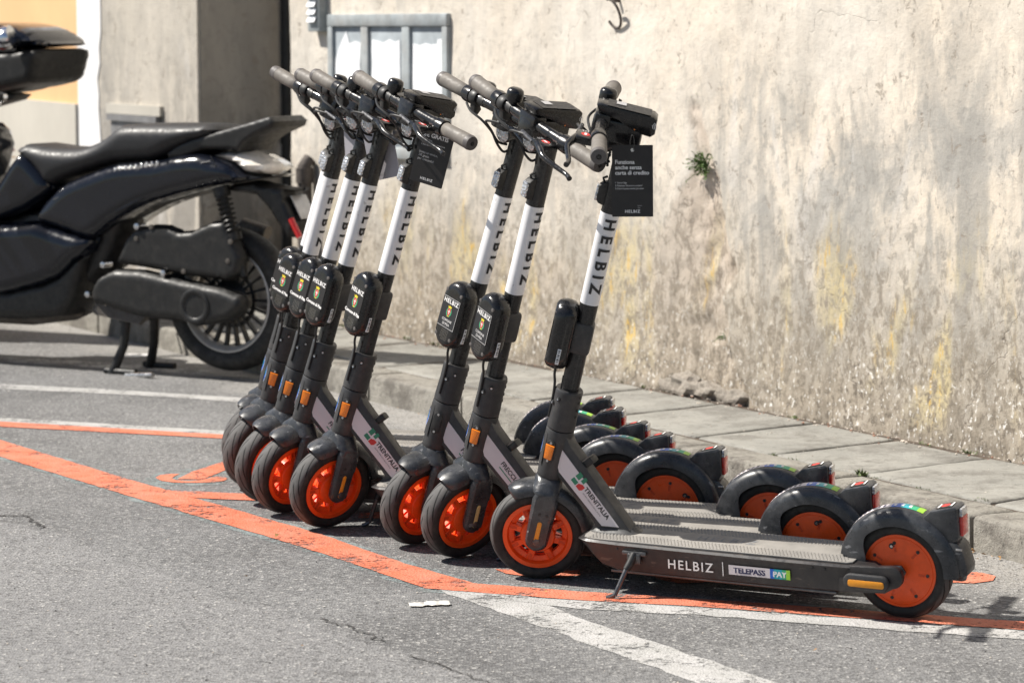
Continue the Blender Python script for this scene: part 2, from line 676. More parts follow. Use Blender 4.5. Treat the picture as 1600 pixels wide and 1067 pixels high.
def paint_material(name, col, col2, wear=.5):
    n = N(name)
    c = n.mix(col, col2, n.ramp(n.noise(9, 6, .65), .35, .68))
    c = n.mix(c, tuple(x * .55 for x in col), n.math('MULTIPLY', n.ramp(n.noise(170, 4, .7), .56, .72), .5))
    c = n.mix(c, (.19, .18, .175), n.math('MULTIPLY', n.ramp(n.noise(4, 8, .75, n.map((1, 1, 1), (7, 1, 0))), .55, .8), .55))
    n.done(c, .8, n.bump(n.math('ADD', n.voro(150), n.noise(60, 4, .7)), .6, .004))
    f = n.math('ADD', n.math('MULTIPLY', n.noise(55, 8, .8), .62), n.math('MULTIPLY', n.noise(6, 5, .6), .38))
    keep = n.math('MULTIPLY', n.ramp(f, wear - .035, wear + .03), n.ramp(n.voro(150), .02, .12, .55, 1.0))
    tr = n.t.nodes.new('ShaderNodeBsdfTransparent')
    mx = n.t.nodes.new('ShaderNodeMixShader')
    n.t.links.new(keep, mx.inputs[0])
    n.t.links.new(tr.outputs[0], mx.inputs[1])
    n.t.links.new(n.b.outputs[0], mx.inputs[2])
    n.t.links.new(mx.outputs[0], n.out.inputs[0])
    return n.m


def stone_material(name, a, b, dark, face=False):
    n = N(name)
    c = n.mix(a, b, n.ramp(n.noise(2.2, 6, .65), .3, .7))
    c = n.mix(c, dark, n.math('MULTIPLY', n.ramp(n.noise(5, 8, .75), .44, .62), .75))
    c = n.mix(c, tuple(x * .5 for x in dark), n.math('MULTIPLY', n.ramp(n.noise(38, 6, .75), .56, .68), .7))
    c = n.mix(c, (.55, .51, .44), n.math('MULTIPLY', n.ramp(n.noise(16, 7, .7, n.map((1, 1, 1), (5, 5, 5))), .6, .8), .5))
    h = n.math('ADD', n.noise(24, 8, .7), n.math('MULTIPLY', n.noise(120, 4, .7), .4))
    return n.done(c, .85, n.bump(h, .6 if not face else 1.0, .012))


def plaster_material(name, cream, warm, grey, dirt, lower=True, seed=0, wallattr=False):
    """old lime plaster: broad blotches, run marks, grime that thickens towards the ground"""
    n = N(name)
    o = (seed, seed * 2.1, seed * 1.3)
    x, y, z = n.xyz()[:3]
    broad = n.noise(1.3, 5, .6, n.map((1, 1, 1), o))
    streak = n.noise(1, 6, .64, n.map((4.2, 4.2, 1.0), o), .8)
    blot = n.noise(3.6, 7, .68, n.map((1, 1, .8), (o[0] + 3, 1, 4)), .5)
    fine = n.noise(1, 6, .72, n.map((24, 24, 15), o), .4)
    c = n.mix(cream, warm, n.ramp(broad, .36, .64))
    # soft grey weathering, heavier below eye height
    gz = n.ramp(n.math('ADD', z, n.math('MULTIPLY', n.math('SUBTRACT', broad, .5), 1.6)), 1.55, .62)
    if wallattr:
        gz = n.math('MULTIPLY', gz, n.math('ADD', n.math('MULTIPLY', n.attr('grey'), .55), .50))
    g1 = n.math('MULTIPLY', n.ramp(blot, .40, .60), n.math('ADD', n.math('MULTIPLY', gz, .95), .17), None, True)
    c = n.mix(c, grey, g1)
    g2 = n.math('MULTIPLY', n.ramp(streak, .47, .60), n.math('ADD', n.math('MULTIPLY', gz, .75), .17))
    c = n.mix(c, tuple(v * .80 for v in grey), g2)
    c = n.mix(c, (.70, .68, .655), n.math('MULTIPLY', n.ramp(streak, .46, .36), n.math('MULTIPLY', gz, .55)))
    c = n.mix(c, tuple(v * .72 for v in grey), n.math('MULTIPLY', n.ramp(fine, .525, .615), n.math('ADD', n.math('MULTIPLY', gz, .45), .24)))
    if wallattr:
        pe = n.attr('peel')
        pc = n.mix((.47, .385, .31), (.62, .535, .45), n.ramp(blot, .38, .62))
        pc = n.mix(pc, (.27, .215, .17), n.math('MULTIPLY', n.ramp(fine, .50, .60), .75))
        c = n.mix(c, pc, n.math('MULTIPLY', pe, .92))
    if lower:
        dz2 = n.ramp(n.math('ADD', z, n.math('MULTIPLY', n.math('SUBTRACT', streak, .5), 1.1)), .92, .30)
        dz = n.ramp(n.math('ADD', z, n.math('MULTIPLY', n.math('SUBTRACT', blot, .5), .8)), .50, .10)
        fl2 = n.noise(1, 5, .74, n.map((40, 40, 27), o), .5)
        fl3 = n.noise(1, 3, .65, n.map((64, 64, 46), (o[0] + 4, 4, 4)), .2)
        c = n.mix(c, (.31, .262, .20), n.math('ADD', n.math('MULTIPLY', dz2, .52), n.math('MULTIPLY', dz, .26)))
        c = n.mix(c, (.23, .195, .15), n.math('MULTIPLY', n.ramp(fine, .47, .57), n.math('MULTIPLY', dz2, .70)))
        # yellow lichen, broken into flecks along vertical runs
        ly = n.noise(1, 4, .6, n.map((2.6, 2.6, .9), (o[0] + 11.6, 3, .4)), .4)
        band = n.math('MULTIPLY', n.ramp(z, .08, .26), n.ramp(z, .92, .50))
        run = n.math('MULTIPLY', n.ramp(ly, .50, .64), band)
        c = n.mix(c, (.60, .50, .27), n.math('MULTIPLY', run, n.ramp(fine, .62, .42, .1, .8)))
        c = n.mix(c, (.66, .42, .085), n.math('MULTIPLY', run, n.ramp(n.noise(1, 5, .72, n.map((26, 26, 7), (o[0] + 2, 9, 1)), .3), .55, .62, 0, .9)))
        c = n.mix(c, (.155, .13, .10), n.math('MULTIPLY', n.ramp(fl2, .51, .585), n.math('ADD', n.math('MULTIPLY', dz, .72), n.math('MULTIPLY', dz2, .22))))
        wh = n.math('MULTIPLY', n.ramp(fl3, .40, .355), n.math('ADD', n.math('MULTIPLY', dz, .8), n.math('MULTIPLY', dz2, .25)))
        c = n.mix(c, (.74, .715, .67), wh)
    pits = n.math('MULTIPLY', n.ramp(n.noise(15, 6, .80, n.map((1, 1, .9), (1, 5, 8)), .6), .585, .635), .72)
    c = n.mix(c, (.31, .265, .215), pits)
    wob = n.t.nodes.new('ShaderNodeVectorMath')
    wob.operation = 'MULTIPLY_ADD'
    nt = n.t.nodes.new('ShaderNodeTexNoise')
    nt.inputs['Scale'].default_value = 3.5
    nt.inputs['Detail'].default_value = 5
    n.t.links.new(n.co, nt.inputs['Vector'])
    n.t.links.new(nt.outputs['Color'], wob.inputs[0])
    wob.inputs[1].default_value = (.5, .5, .5)
    n.t.links.new(n.co, wob.inputs[2])
    ck = n.ramp(n.voro(1.5, wob.outputs[0], feature='DISTANCE_TO_EDGE'), .0055, .001)
    ck = n.math('MULTIPLY', ck, n.ramp(broad, .52, .60))
    c = n.mix(c, (.20, .17, .14), n.math('MULTIPLY', ck, .45))
    pits = n.math('MAXIMUM', pits, n.math('MULTIPLY', ck, .5))
    h = n.math('SUBTRACT', n.noise(9, 8, .75), n.math('MULTIPLY', pits, .5))
    return n.done(c, .93, n.bump(h, .42, .02))


MATS['asphalt'] = asphalt_material()
MATS['paint_orange'] = paint_material('worn_orange_road_paint', (.60, .155, .078), (.60, .21, .13), .445)
MATS['paint_white'] = paint_material('worn_white_road_paint', (.37, .365, .35), (.46, .45, .44), .455)
MATS['paint_faint'] = paint_material('almost_gone_white_road_paint', (.46, .45, .43), (.52, .51, .49), .49)
MATS['paint_edge'] = paint_material('grey_green_overspray', (.20, .235, .235), (.23, .255, .25), .50)
MATS['crack'] = pbr('dark_crack_fill', (.05, .048, .046), .9)
MATS['flag'] = stone_material('grey_flagstone', (.235, .23, .208), (.315, .305, .275), (.145, .135, .118))
MATS['kerb'] = stone_material('worn_kerb_stone', (.26, .245, .215), (.32, .30, .26), (.10, .088, .075), True)
MATS['joint'] = pbr('dirt_in_joints', (.075, .055, .04), .95, 0, .4, 12, .3, 120)
MATS['plaster'] = plaster_material('old_cream_plaster', (.72, .635, .525), (.71, .655, .575), (.42, .40, .365), (.19, .165, .135), True, 0, True)
MATS['plaster_block'] = plaster_material('grey_cream_plaster', (.50, .455, .385), (.57, .52, .445), (.36, .335, .30), (.25, .22, .19), False, 5)
MATS['plaster_orange'] = pbr('apricot_render', (.74, .45, .225), .9, 0, .05, 1.5, .1, 80)
MATS['plaster_grey'] = pbr('grey_dado_render', (.50, .47, .41), .9, 0, .06, 2, .1, 80)
MATS['whitewash'] = pbr('whitewash', (.82, .81, .80), .9, 0, .04, 3, .15, 60)
MATS['frame_paint'] = pbr('weathered_blue_grey_metal', (.33, .36, .37), .6, .1, .25, 7, .1, 150, dust=.35, dcol=(.42, .36, .31))
MATS['backboard'] = pbr('blue_grey_board', (.34, .375, .40), .7, 0, .2, 5)
MATS['paper'] = pbr('bleached_paper', (.84, .85, .87), .8, 0, .03, 9)
MATS['pipe'] = pbr('dark_gap_black', (.012, .012, .012), .55, 0, .2, 20)
MATS['meter'] = pbr('grey_meter_door', (.22, .22, .225), .55, .2, .2, 8, dust=.2)
MATS['rust'] = pbr('rusty_iron', (.10, .085, .075), .7, .3, .3, 40)

# ---- road
mb = MB()
us = [-40, 0, 6, 9, 12, 16, 20, 30, 60, 90]
vs2 = [-40, -10, 0, 3, 5, V_KERB + .05]
g = [[W(u, v) for v in vs2] for u in us]
for row in g:
    for p in row:
        p.z = road_z(p.x, p.y)
for i in range(len(us) - 1):
    for j in range(len(vs2) - 1):
        mb.add([g[i][j], g[i][j + 1], g[i + 1][j + 1], g[i + 1][j]], [[0, 1, 2, 3]], 'asphalt', False)
road = obj('road', mb.build('road'), kind='structure')


def jag(pts, amp, st=.03, seed=0):
    """resample a polygon on the road and roughen its rim"""
    r = []
    n = len(pts)
    for i in range(n):
        a, b = pts[i], pts[(i + 1) % n]
        L = (b - a).length
        k = max(1, int(L / st))
        for j in range(k):
            p = a.lerp(b, j / k)
            q = Vector((p.x * 23 + seed, p.y * 23, 1.7))
            p = p + Vector((mnoise.noise(q), mnoise.noise(q + Vector((31, 7, 3))), 0)) * amp
            r.append(p)
    return r


def marking(name, px, mat, dz, amp=.006, world=None):
    pts = world or [on_road(x, y) for x, y in px]
    pts = jag(pts, amp, .04, len(name))
    for p in pts:
        p.z = road_z(p.x, p.y) + dz
    bm = bmesh.new()
    vv = [bm.verts.new(p) for p in pts]
    f = bm.faces.new(vv)
    bmesh.ops.triangulate(bm, faces=[f])
    if sum(fc.normal.z for fc in bm.faces) < 0:
        bmesh.ops.reverse_faces(bm, faces=bm.faces[:])
    me = bpy.data.meshes.new(name)
    bm.to_mesh(me)
    bm.free()
    me.materials.append(MATS[mat])
    return obj(name, me, road)


or1 = [(-160, 632), (0, 688), (200, 749.5), (350, 792), (500, 835), (620, 877), (740, 912), (900, 924.5), (1100, 937), (1600, 972), (1900, 993),
       (1900, 1006), (1600, 985), (1100, 949), (900, 938), (665, 920), (500, 864), (421, 840), (200, 775), (0, 714), (-160, 655)]
marking('bay_line', or1, 'paint_orange', .0026)
e1 = [(-160, 627), (0, 683), (200, 745), (350, 787), (500, 830), (620, 872), (742, 908), (900, 920.5), (1100, 933), (1600, 968), (1900, 989),
      (1900, 1010), (1600, 989), (1100, 953), (900, 942), (662, 925), (500, 869), (421, 845), (200, 780), (0, 719), (-160, 660)]
marking('line_overspray', e1, 'paint_edge', .0010, .012)
marking('bay_line', [(250, 766), (300, 768.5), (388, 772.5), (470, 778), (470, 789), (399, 783), (305, 779)], 'paint_orange', .0030)
marking('white_line', [(690, 921), (820, 928.5), (900, 964), (1206, 1064), (1330, 1105), (1200, 1105), (1088, 1067), (900, 999), (702, 929)], 'paint_white', .0014, .012)
marking('white_line', [(690, 922), (900, 939), (1100, 950.5), (1600, 987), (1900, 1008), (1900, 1022), (1600, 1000), (1100, 962), (900, 951), (760, 934)], 'paint_white', .0018, .014)
marking('bay_line', [(-120, 652), (0, 659.5), (355, 680), (520, 690), (520, 696.5), (355, 686), (0, 667), (-120, 660)], 'paint_orange', .0026)
marking('white_line', [(-120, 645), (0, 653), (355, 674), (520, 684.5), (520, 690), (355, 680), (0, 659), (-120, 651.5)], 'paint_white', .0022)
marking('white_line', [(-120, 593), (0, 600.5), (200, 610.5), (380, 622), (480, 628), (480, 635), (380, 629), (200, 617), (0, 608), (-120, 600)], 'paint_white', .0016, .012)
marking('white_line', [(-120, 551), (0, 557), (170, 567), (330, 580), (330, 586), (170, 576), (0, 565), (-120, 558)], 'paint_faint', .0016, .02)
# the painted scooter pictogram, partly under the parked ones
marking('pictogram', [(277, 749.3), (301, 737.5), (355.6, 719.7), (400, 705), (400, 721), (355.6, 733.8), (329, 744.5), (316, 749.6)], 'paint_orange', .0026, .003)
marking('pictogram', [(243, 747), (250.6, 743), (268, 741.3), (281, 741), (272, 745), (268, 748.3), (275, 751), (295, 752), (312.5, 751), (326, 748), (333, 745.8), (342.5, 745), (352, 746.5), (356, 748.8),
                      (350, 752), (335, 753.8), (315, 754.8), (290, 755), (270, 754.4), (252, 752)], 'paint_orange', .0026, .002)
marking('overspray', [(225, 748), (250, 738), (300, 732), (345, 716), (400, 700), (400, 726), (360, 742), (366, 750), (345, 757), (290, 760), (240, 756)], 'paint_edge', .0010, .015)
marking('pictogram', [(774, 890), (815, 891), (870, 893), (905, 892), (908, 899), (880, 903), (830, 902), (790, 897)], 'paint_orange', .0026, .003)
marking('pictogram', [(1020, 890), (1060, 887), (1105, 887), (1125, 892), (1118, 901), (1098, 911), (1060, 912), (1025, 905)], 'paint_orange', .0026, .003)
marking('pictogram', [(932, 858), (965, 860), (1000, 864), (1000, 871), (968, 867), (935, 865)], 'paint_orange', .0026, .003)
marking('pictogram', [(1440, 897), (1490, 893), (1530, 895), (1556, 901), (1552, 908), (1520, 912), (1485, 911), (1440, 908)], 'paint_orange', .0026, .003)
marking('pictogram', [(560, 803), (598, 800), (612, 806), (590, 811), (560, 810)], 'paint_orange', .0026, .003)


def crack(pts, w, seed):
    P = [on_road(x, y) for x, y in pts]
    Q = []
    for i in range(len(P) - 1):
        for k in range(10):
            p = P[i].lerp(P[i + 1], k / 10)
            Q.append(p + Vector((random.uniform(-1, 1), random.uniform(-1, 1), 0)) * .012)
    mb = MB()
    for i in range(len(Q) - 1):
        a, b = Q[i], Q[i + 1]
        d = (b - a).normalized()
        s = Vector((-d.y, d.x, 0)) * w
        k0, k1 = random.uniform(.3, 1), random.uniform(.3, 1)
        q = [a - s * k0, a + s * k0, b + s * k1, b - s * k1]
        for p in q:
            p.z = road_z(p.x, p.y) + .003
        mb.poly(q, 'crack')
    obj('crack', mb.build('crack', weld=False, recalc=False), road)


crack([(-40, 803), (0, 806), (40, 806), (55, 818), (70, 826)], .006, 1)
crack([(500, 968), (560, 985), (600, 1005)], .0035, 2)
crack([(640, 1024), (720, 1050), (760, 1067), (800, 1085)], .003, 3)

# ---- pavement: bedding, kerb stones, flagstones
mb = MB()
b0 = .006
q = [W(-10, V_KERB + .02, PAVE_Z - b0), W(-10, V_WALL + .3, PAVE_Z - b0), W(60, V_WALL + .3, PAVE_Z - b0), W(60, V_KERB + .02, PAVE_Z - b0)]
mb.poly(q, 'joint')
mb.poly([q[0], q[3], q[3] - Vector((0, 0, .3)), q[0] - Vector((0, 0, .3))], 'joint')
pavement = obj('pavement', mb.build('pavement', weld=False, recalc=False), kind='structure')


def slab(name, corners, ztop, zbot, mat, bev, amp, seed, face=False):
    """corners: four (u, v); a slightly irregular stone with worn arrises"""
    rnd = random.Random(seed)
    rings = []
    P = []
    for i in range(4):
        a, b = corners[i], corners[(i + 1) % 4]
        L = math.hypot(b[0] - a[0], b[1] - a[1])
        k = max(2, int(L / .07))
        for j in range(k):
            t = j / k
            P.append([a[0] + (b[0] - a[0]) * t, a[1] + (b[1] - a[1]) * t])
    cu = sum(p[0] for p in P) / len(P)
    cv = sum(p[1] for p in P) / len(P)
    tu, tv = rnd.uniform(-.004, .004), rnd.uniform(-.006, .006)
    rings = []
    for ins, z in ((0, zbot), (0, ztop - bev * 1.1), (bev * .35, ztop - bev * .35), (bev * 1.2, ztop), (bev * 5, ztop + .0012)):
        ring = []
        for p in P:
            q = Vector((p[0] * 9 + seed, p[1] * 9, z * 14))
            du, dv = mnoise.noise(q) * amp, mnoise.noise(q + Vector((17, 5, 2))) * amp
            d = math.hypot(p[0] - cu, p[1] - cv)
            sgnu = (p[0] - cu)
            u = cu + (p[0] - cu) * (1 - ins / max(.05, abs(corners[0][0] - corners[2][0]) / 2)) + du
            v = cv + (p[1] - cv) * (1 - ins / max(.05, abs(corners[0][1] - corners[2][1]) / 2)) + dv
            zz = z + (tu * (u - cu) + tv * (v - cv) + mnoise.noise(q * 1.7) * amp * .4 if z > zbot else 0)
            ring.append(W(u, v, zz))
        rings.append(ring)
    mb = MB()
    mb.loft(rings, mat)
    return obj(name, mb.build(name, 50), pavement)


def uvp(px, py):
    return UV(on_level(px, py, PAVE_Z))


kj = uvp(1553, 801)[0]
kb = [kj + .72 * (q - kj) for q in (kj - 3.3, kj - 2.2, kj - 1.15, kj, kj + 1.02, kj + 2.1, kj + 3.0, kj + 4.15, kj + 5.2, kj + 6.1, kj + 7.2, kj + 8.3, kj + 9.2, kj + 10.4, kj + 11.6, kj + 13, kj + 14, kj + 15)]
for i in range(len(kb) - 1):
    random.seed(100 + i)
    gap = .006 + random.random() * .004
    slab('kerb_stone', [(kb[i] + gap, V_KERB), (kb[i + 1] - gap, V_KERB), (kb[i + 1] - gap, V_JOINT - .012), (kb[i] + gap, V_JOINT - .012)],
         PAVE_Z + random.uniform(-.002, .004), -.12, 'kerb', .012, .007, 11 * i + 3, True)
j1, j2, j3 = uvp(1345, 741), uvp(1206, 710), uvp(1094, 682)
e1, e2 = uvp(1520, 717), uvp(1345, 741)
sl = (e1[0] - e2[0]) / (e1[1] - e2[1])            # the cross joints are not square to the kerb
fb = [j1[0] - .62 * k for k in (4, 3, 2, 1)] + [j1[0], j2[0], j3[0]] + [j3[0] + k for k in (.58, 1.1, 1.72, 2.3, 2.95, 3.6, 4.3, 5.0)]
vw = V_WALL - .05
for i in range(len(fb) - 1):
    random.seed(300 + i)
    g0, s0, s1 = .010, sl + random.uniform(-.04, .04), sl
    slab('flagstone', [(fb[i] + g0, V_JOINT + .007), (fb[i + 1] - g0, V_JOINT + .007), (fb[i + 1] - g0 + s0 * (vw - V_JOINT), vw), (fb[i] + g0 + s0 * (vw - V_JOINT), vw)],
         PAVE_Z + random.uniform(-.003, .003), PAVE_Z - .03, 'flag', .007, .005, 7 * i + 60)

# ---- the long plastered wall
MW = Matrix(((SA, CA, 0, W(0, V_WALL).x), (-CA, SA, 0, W(0, V_WALL).y), (0, 0, 1, 0), (0, 0, 0, 1)))


def wl(px, py, v=V_WALL):
    p = on_v(px, py, v)
    return -UV(p)[0], p.z


PEEL = [wl(*p) for p in ((1078, 148), (1096, 165), (1110, 245), (1124, 300), (1137, 380), (1151, 432), (1128, 470), (1133, 540), (1152, 590), (1182, 640), (1175, 700), (960, 700),
                         (1000, 560), (1015, 480), (1000, 430), (1020, 370), (1046, 330), (1062, 295), (1084, 255), (1080, 200))]
PEEL2 = [wl(*p) for p in ((640, 395), (700, 372), (760, 385), (815, 372), (890, 400), (900, 470), (860, 640), (600, 640), (600, 470))]
HOLE = [wl(*p) for p in ((1042, 602), (1060, 592), (1090, 596), (1110, 606), (1125, 622), (1150, 640), (1120, 660), (1030, 640))]
XB = wl(1140, 400)[0]


def sd_poly(poly, x, z):
    d = dist_out(poly, x, z)
    return d if inside(poly, x, z) else -d


def sstep(a, b, x):
    t = max(0.0, min(1.0, (x - a) / (b - a)))
    return t * t * (3 - 2 * t)


def bbox(poly, pad=.35):
    xs, zs = [p[0] for p in poly], [p[1] for p in poly]
    return min(xs) - pad, max(xs) + pad, min(zs) - pad, max(zs) + pad


def wall_mesh():
    xs, zs = [], []
    x = -U_END
    while x < -2.5:
        xs.append(x)
        x += .021 if x < -6.0 else .15
    z = .02
    while z < 6:
        zs.append(z)
        z += .018 if z < 1.75 else .3
    boxes = [(p, bbox(p)) for p in (PEEL, PEEL2, HOLE)]
    verts, pe, gr = [], [], []
    for z in zs:
        for x in xs:
            y = mnoise.noise(Vector((x * 1.1, 0, z * 1.1))) * .012 + mnoise.noise(Vector((x * 6, 2, z * 5))) * .004
            y += mnoise.noise(Vector((x * 19, 9, z * 15))) * .0022
            nz = mnoise.fractal(Vector((x * 7, 4, z * 7)), 1.0, 2.0, 4)
            vals = []
            for poly, bb in boxes:
                vals.append(sd_poly(poly, x, z) if bb[0] < x < bb[1] and bb[2] < z < bb[3] else -1)
            p1 = sstep(-.012, .018, vals[0] + nz * .030)
            p2 = sstep(-.02, .06, vals[1] + nz * .09) * .45
            ho = sstep(-.02, .04, vals[2] + nz * .03)
            rough = mnoise.fractal(Vector((x * 16, 1, z * 13)), 1.0, 2.0, 4)
            fade = sstep(XB - .42, XB - .08, x)
            y += p1 * fade * (.019 + rough * .007) + p1 * (rough * .005 + .0035 * mnoise.noise(Vector((x * 55, 3, z * 50)))) + p2 * rough * .006 + ho * .04
            # swollen plaster towards the foot of the wall
            y -= sstep(.35, .05, z) * (.012 + .010 * nz)
            verts.append((x, y, z))
            pe.append(min(1.0, p1 * (.45 + .55 * sstep(XB - .6, XB - .07, x)) + p2))
            gg = sstep(-.2, .2, x - XB + nz * .3) * .75 + .25 * sstep(.3, -.3, abs(x - XB - .8) - .6)
            gr.append(gg)
    nx = len(xs)
    faces = [[j * nx + i, j * nx + i + 1, (j + 1) * nx + i + 1, (j + 1) * nx + i] for j in range(len(zs) - 1) for i in range(nx - 1)]
    b = len(verts)
    # depth: top, right end and back
    x0, x1, z1 = xs[0], xs[-1], zs[-1]
    verts += [(x0, .02, z1 + .02), (x1, .02, z1 + .02), (x1, .5, z1 + .02), (x0, .5, z1 + .02), (x1, .02, 0), (x1, .5, 0), (x0, .5, 0), (x0, .02, 0)]
    pe += [0] * 8
    gr += [0] * 8
    faces += [[b, b + 1, b + 2, b + 3], [b + 1, b + 4, b + 5, b + 2], [b + 2, b + 5, b + 6, b + 3], [b, b + 3, b + 6, b + 7]]
    me = bpy.data.meshes.new('plastered_wall')
    me.from_pydata(verts, [], faces)
    for nm, dat in (('peel', pe), ('grey', gr)):
        at = me.attributes.new(nm, 'FLOAT', 'POINT')
        at.data.foreach_set('value', dat)
    me.polygons.foreach_set('use_smooth', [True] * len(faces))
    me.materials.append(MATS['plaster'])
    me.update()
    return me


wall = obj('plastered_wall', wall_mesh(), None, MW)
tag(wall, 'long cream street wall with peeling, lichen-streaked plaster behind the parked scooters', 'wall')

# ---- projecting building end, dark gap pipe, meter box, apricot house
mb = MB()
zt = 6.5


def box_uv(mb, u0, u1, v0, v1, z0, z1, mat, grid=None):
    c = [W(u0, v0), W(u1, v0), W(u1, v1), W(u0, v1)]
    lo = [Vector((p.x, p.y, z0)) for p in c]
    hi = [Vector((p.x, p.y, z1)) for p in c]
    mb.add(lo + hi, [[0, 1, 5, 4], [1, 2, 6, 5], [2, 3, 7, 6], [3, 0, 4, 7], [4, 5, 6, 7]], mat, False)


u_q = UV(on_v(124, 163, V_BLOCK))[0]
box_uv(mb, U_BLOCK, u_q, V_BLOCK, 9.2, -.1, zt, 'plaster_block')
block = obj('house_corner', mb.build('house_corner'))
tag(block, 'grey-cream rendered house corner jutting out past the wall, side face in shade', 'building')
MATS['shade_plaster'] = plaster_material('shade_toned_plaster', (.36, .325, .275), (.41, .37, .315), (.27, .25, .22), (.2, .18, .15), False, 9)  # darker plaster: the shade on the end face is put into its colour
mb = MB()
box_uv(mb, U_BLOCK - .006, U_BLOCK + .01, V_BLOCK + .015, 7.0, -.05, zt - .02, 'shade_plaster')
obj('shade_toned_end', mb.build('shade_toned_end'), block)
q0 = UV(on_v(156, 100, V_BLOCK))[0]
mb = MB()
zz = -.1
rim = []
while zz < zt:
    rim.append((q0 + .12 * mnoise.noise(Vector((zz * 2.3, 1, 4))) + .05 * mnoise.noise(Vector((zz * 9, 1, 4))), zz))
    zz += .08
for i in range(len(rim) - 1):
    (ua, za), (ub, zb) = rim[i], rim[i + 1]
    mb.poly([W(ua, V_BLOCK - .006, za), W(ub, V_BLOCK - .006, zb), W(u_q + .002, V_BLOCK - .006, zb), W(u_q + .002, V_BLOCK - .006, za)], 'whitewash')
    mb.poly([W(ua, V_BLOCK - .006, za), W(ub, V_BLOCK - .006, zb), W(ub, V_BLOCK, zb), W(ua, V_BLOCK, za)], 'whitewash')
obj('whitewashed_quoin', mb.build('whitewashed_quoin', recalc=False), block)

mb = MB()
_d = ray(450, 250)
ps = W(U_BLOCK - .035, (U_BLOCK - .035) / (-SA * _d.x + CA * _d.y) * (CA * _d.x + SA * _d.y))
mb.tube([(ps.x, ps.y, .1), (ps.x, ps.y, 6.3)], .030, 'pipe', 14)  # black pipe put in to darken the gap beside the house corner
for z in (.9, 1.75, 3.2):
    mb.lathe([(.036, z - .02), (.036, z + .02)], 'pipe', 'z', 14, Matrix.Translation((ps.x, ps.y, 0)))
o = obj('dark_gap_pipe', mb.build('dark_gap_pipe'))
tag(o, 'black pipe added to darken the gap between wall and house corner', 'pipe')

# meter box on the lit face
(ua, za), (ub, zb) = [(-wl(px, py, V_BLOCK)[0], wl(px, py, V_BLOCK)[1]) for px, py in ((252, 165), (175, 163))]
zlo = wl(210, 262, V_BLOCK)[1]
ztop = (za + zb) / 2
root = obj('meter_box', None)
root.location = W((ua + ub) / 2, V_BLOCK, zlo)
tag(root, 'grey metal meter cupboard set in the sunlit house corner above the motorbike seat', 'meter box')
inv = Matrix.Translation(-root.location)


def uvbox(name, u0, u1, v0, v1, z0, z1, mat, parent, inv):
    mb = MB()
    box_uv(mb, u0, u1, v0, v1, z0, z1, mat)
    c = [W(u0, v0), W(u1, v0), W(u1, v1), W(u0, v1)]
    mb.add([Vector((p.x, p.y, z0)) for p in c], [[0, 1, 2, 3]], mat, False)
    me = mb.build(name)
    me.transform(inv)
    return obj(name, me, parent)


uvbox('frame', ua - .03, ub + .03, V_BLOCK - .022, V_BLOCK + .01, ztop - .05, ztop, 'plaster_grey', root, inv)
uvbox('lintel', ua, ub, V_BLOCK - .032, V_BLOCK + .01, ztop - .085, ztop - .052, 'meter', root, inv)
uvbox('door', ua + .02, ub - .02, V_BLOCK - .016, V_BLOCK + .01, zlo, ztop - .088, 'meter', root, inv)

# apricot house further along
mb = MB()
p0 = on_v(123, 163, V_BLOCK)
zd = p0.z
p0.z = 0
dd = Vector((-sin(radians(22.7)), cos(radians(22.7)), 0))
nn = Vector((dd.y, -dd.x, 0))
pe_ = p0 + dd * 26


def prism_w(mb, a, b, depth, z0, z1, mat, off=0.0):
    a, b = a - nn * off, b - nn * off
    c = [a, b, b + nn * depth, a + nn * depth]
    lo = [Vector((p.x, p.y, z0)) for p in c]
    hi = [Vector((p.x, p.y, z1)) for p in c]
    mb.add(lo + hi, [[0, 1, 5, 4], [1, 2, 6, 5], [2, 3, 7, 6], [3, 0, 4, 7], [4, 5, 6, 7]], mat, False)


prism_w(mb, p0, pe_, 8, -.2, 7.5, 'plaster_orange')
house = obj('apricot_house', mb.build('apricot_house'))
tag(house, 'apricot rendered house with grey dado at the far left', 'building')
mb = MB()
prism_w(mb, p0 - dd * .004, pe_, 1, -.2, zd, 'plaster_grey', .02)
obj('dado', mb.build('dado'), house)

# ---- notice board with three bays on the wall
x0, zt_ = wl(517, 24)
x1, zt2 = wl(704, 20)
zb_ = wl(690, 254)[1]
ztp = (zt_ + zt2) / 2
board = obj('notice_board', None)
board.matrix_world = MW @ Matrix.Translation(((x0 + x1) / 2, 0, zb_))
tag(board, 'weathered blue-grey metal notice board with three bays of bleached white paper', 'notice board')
BI = Matrix.Translation((-(x0 + x1) / 2, 0, -zb_))


def lbox(name, xa, xb, ya, yb, za_, zb2, mat, parent, I, r=.004):
    mb = MB()
    mb.rbox((xa, ya, za_), (xb, yb, zb2), r, mat)
    me = mb.build(name)
    me.transform(I)
    return obj(name, me, parent)


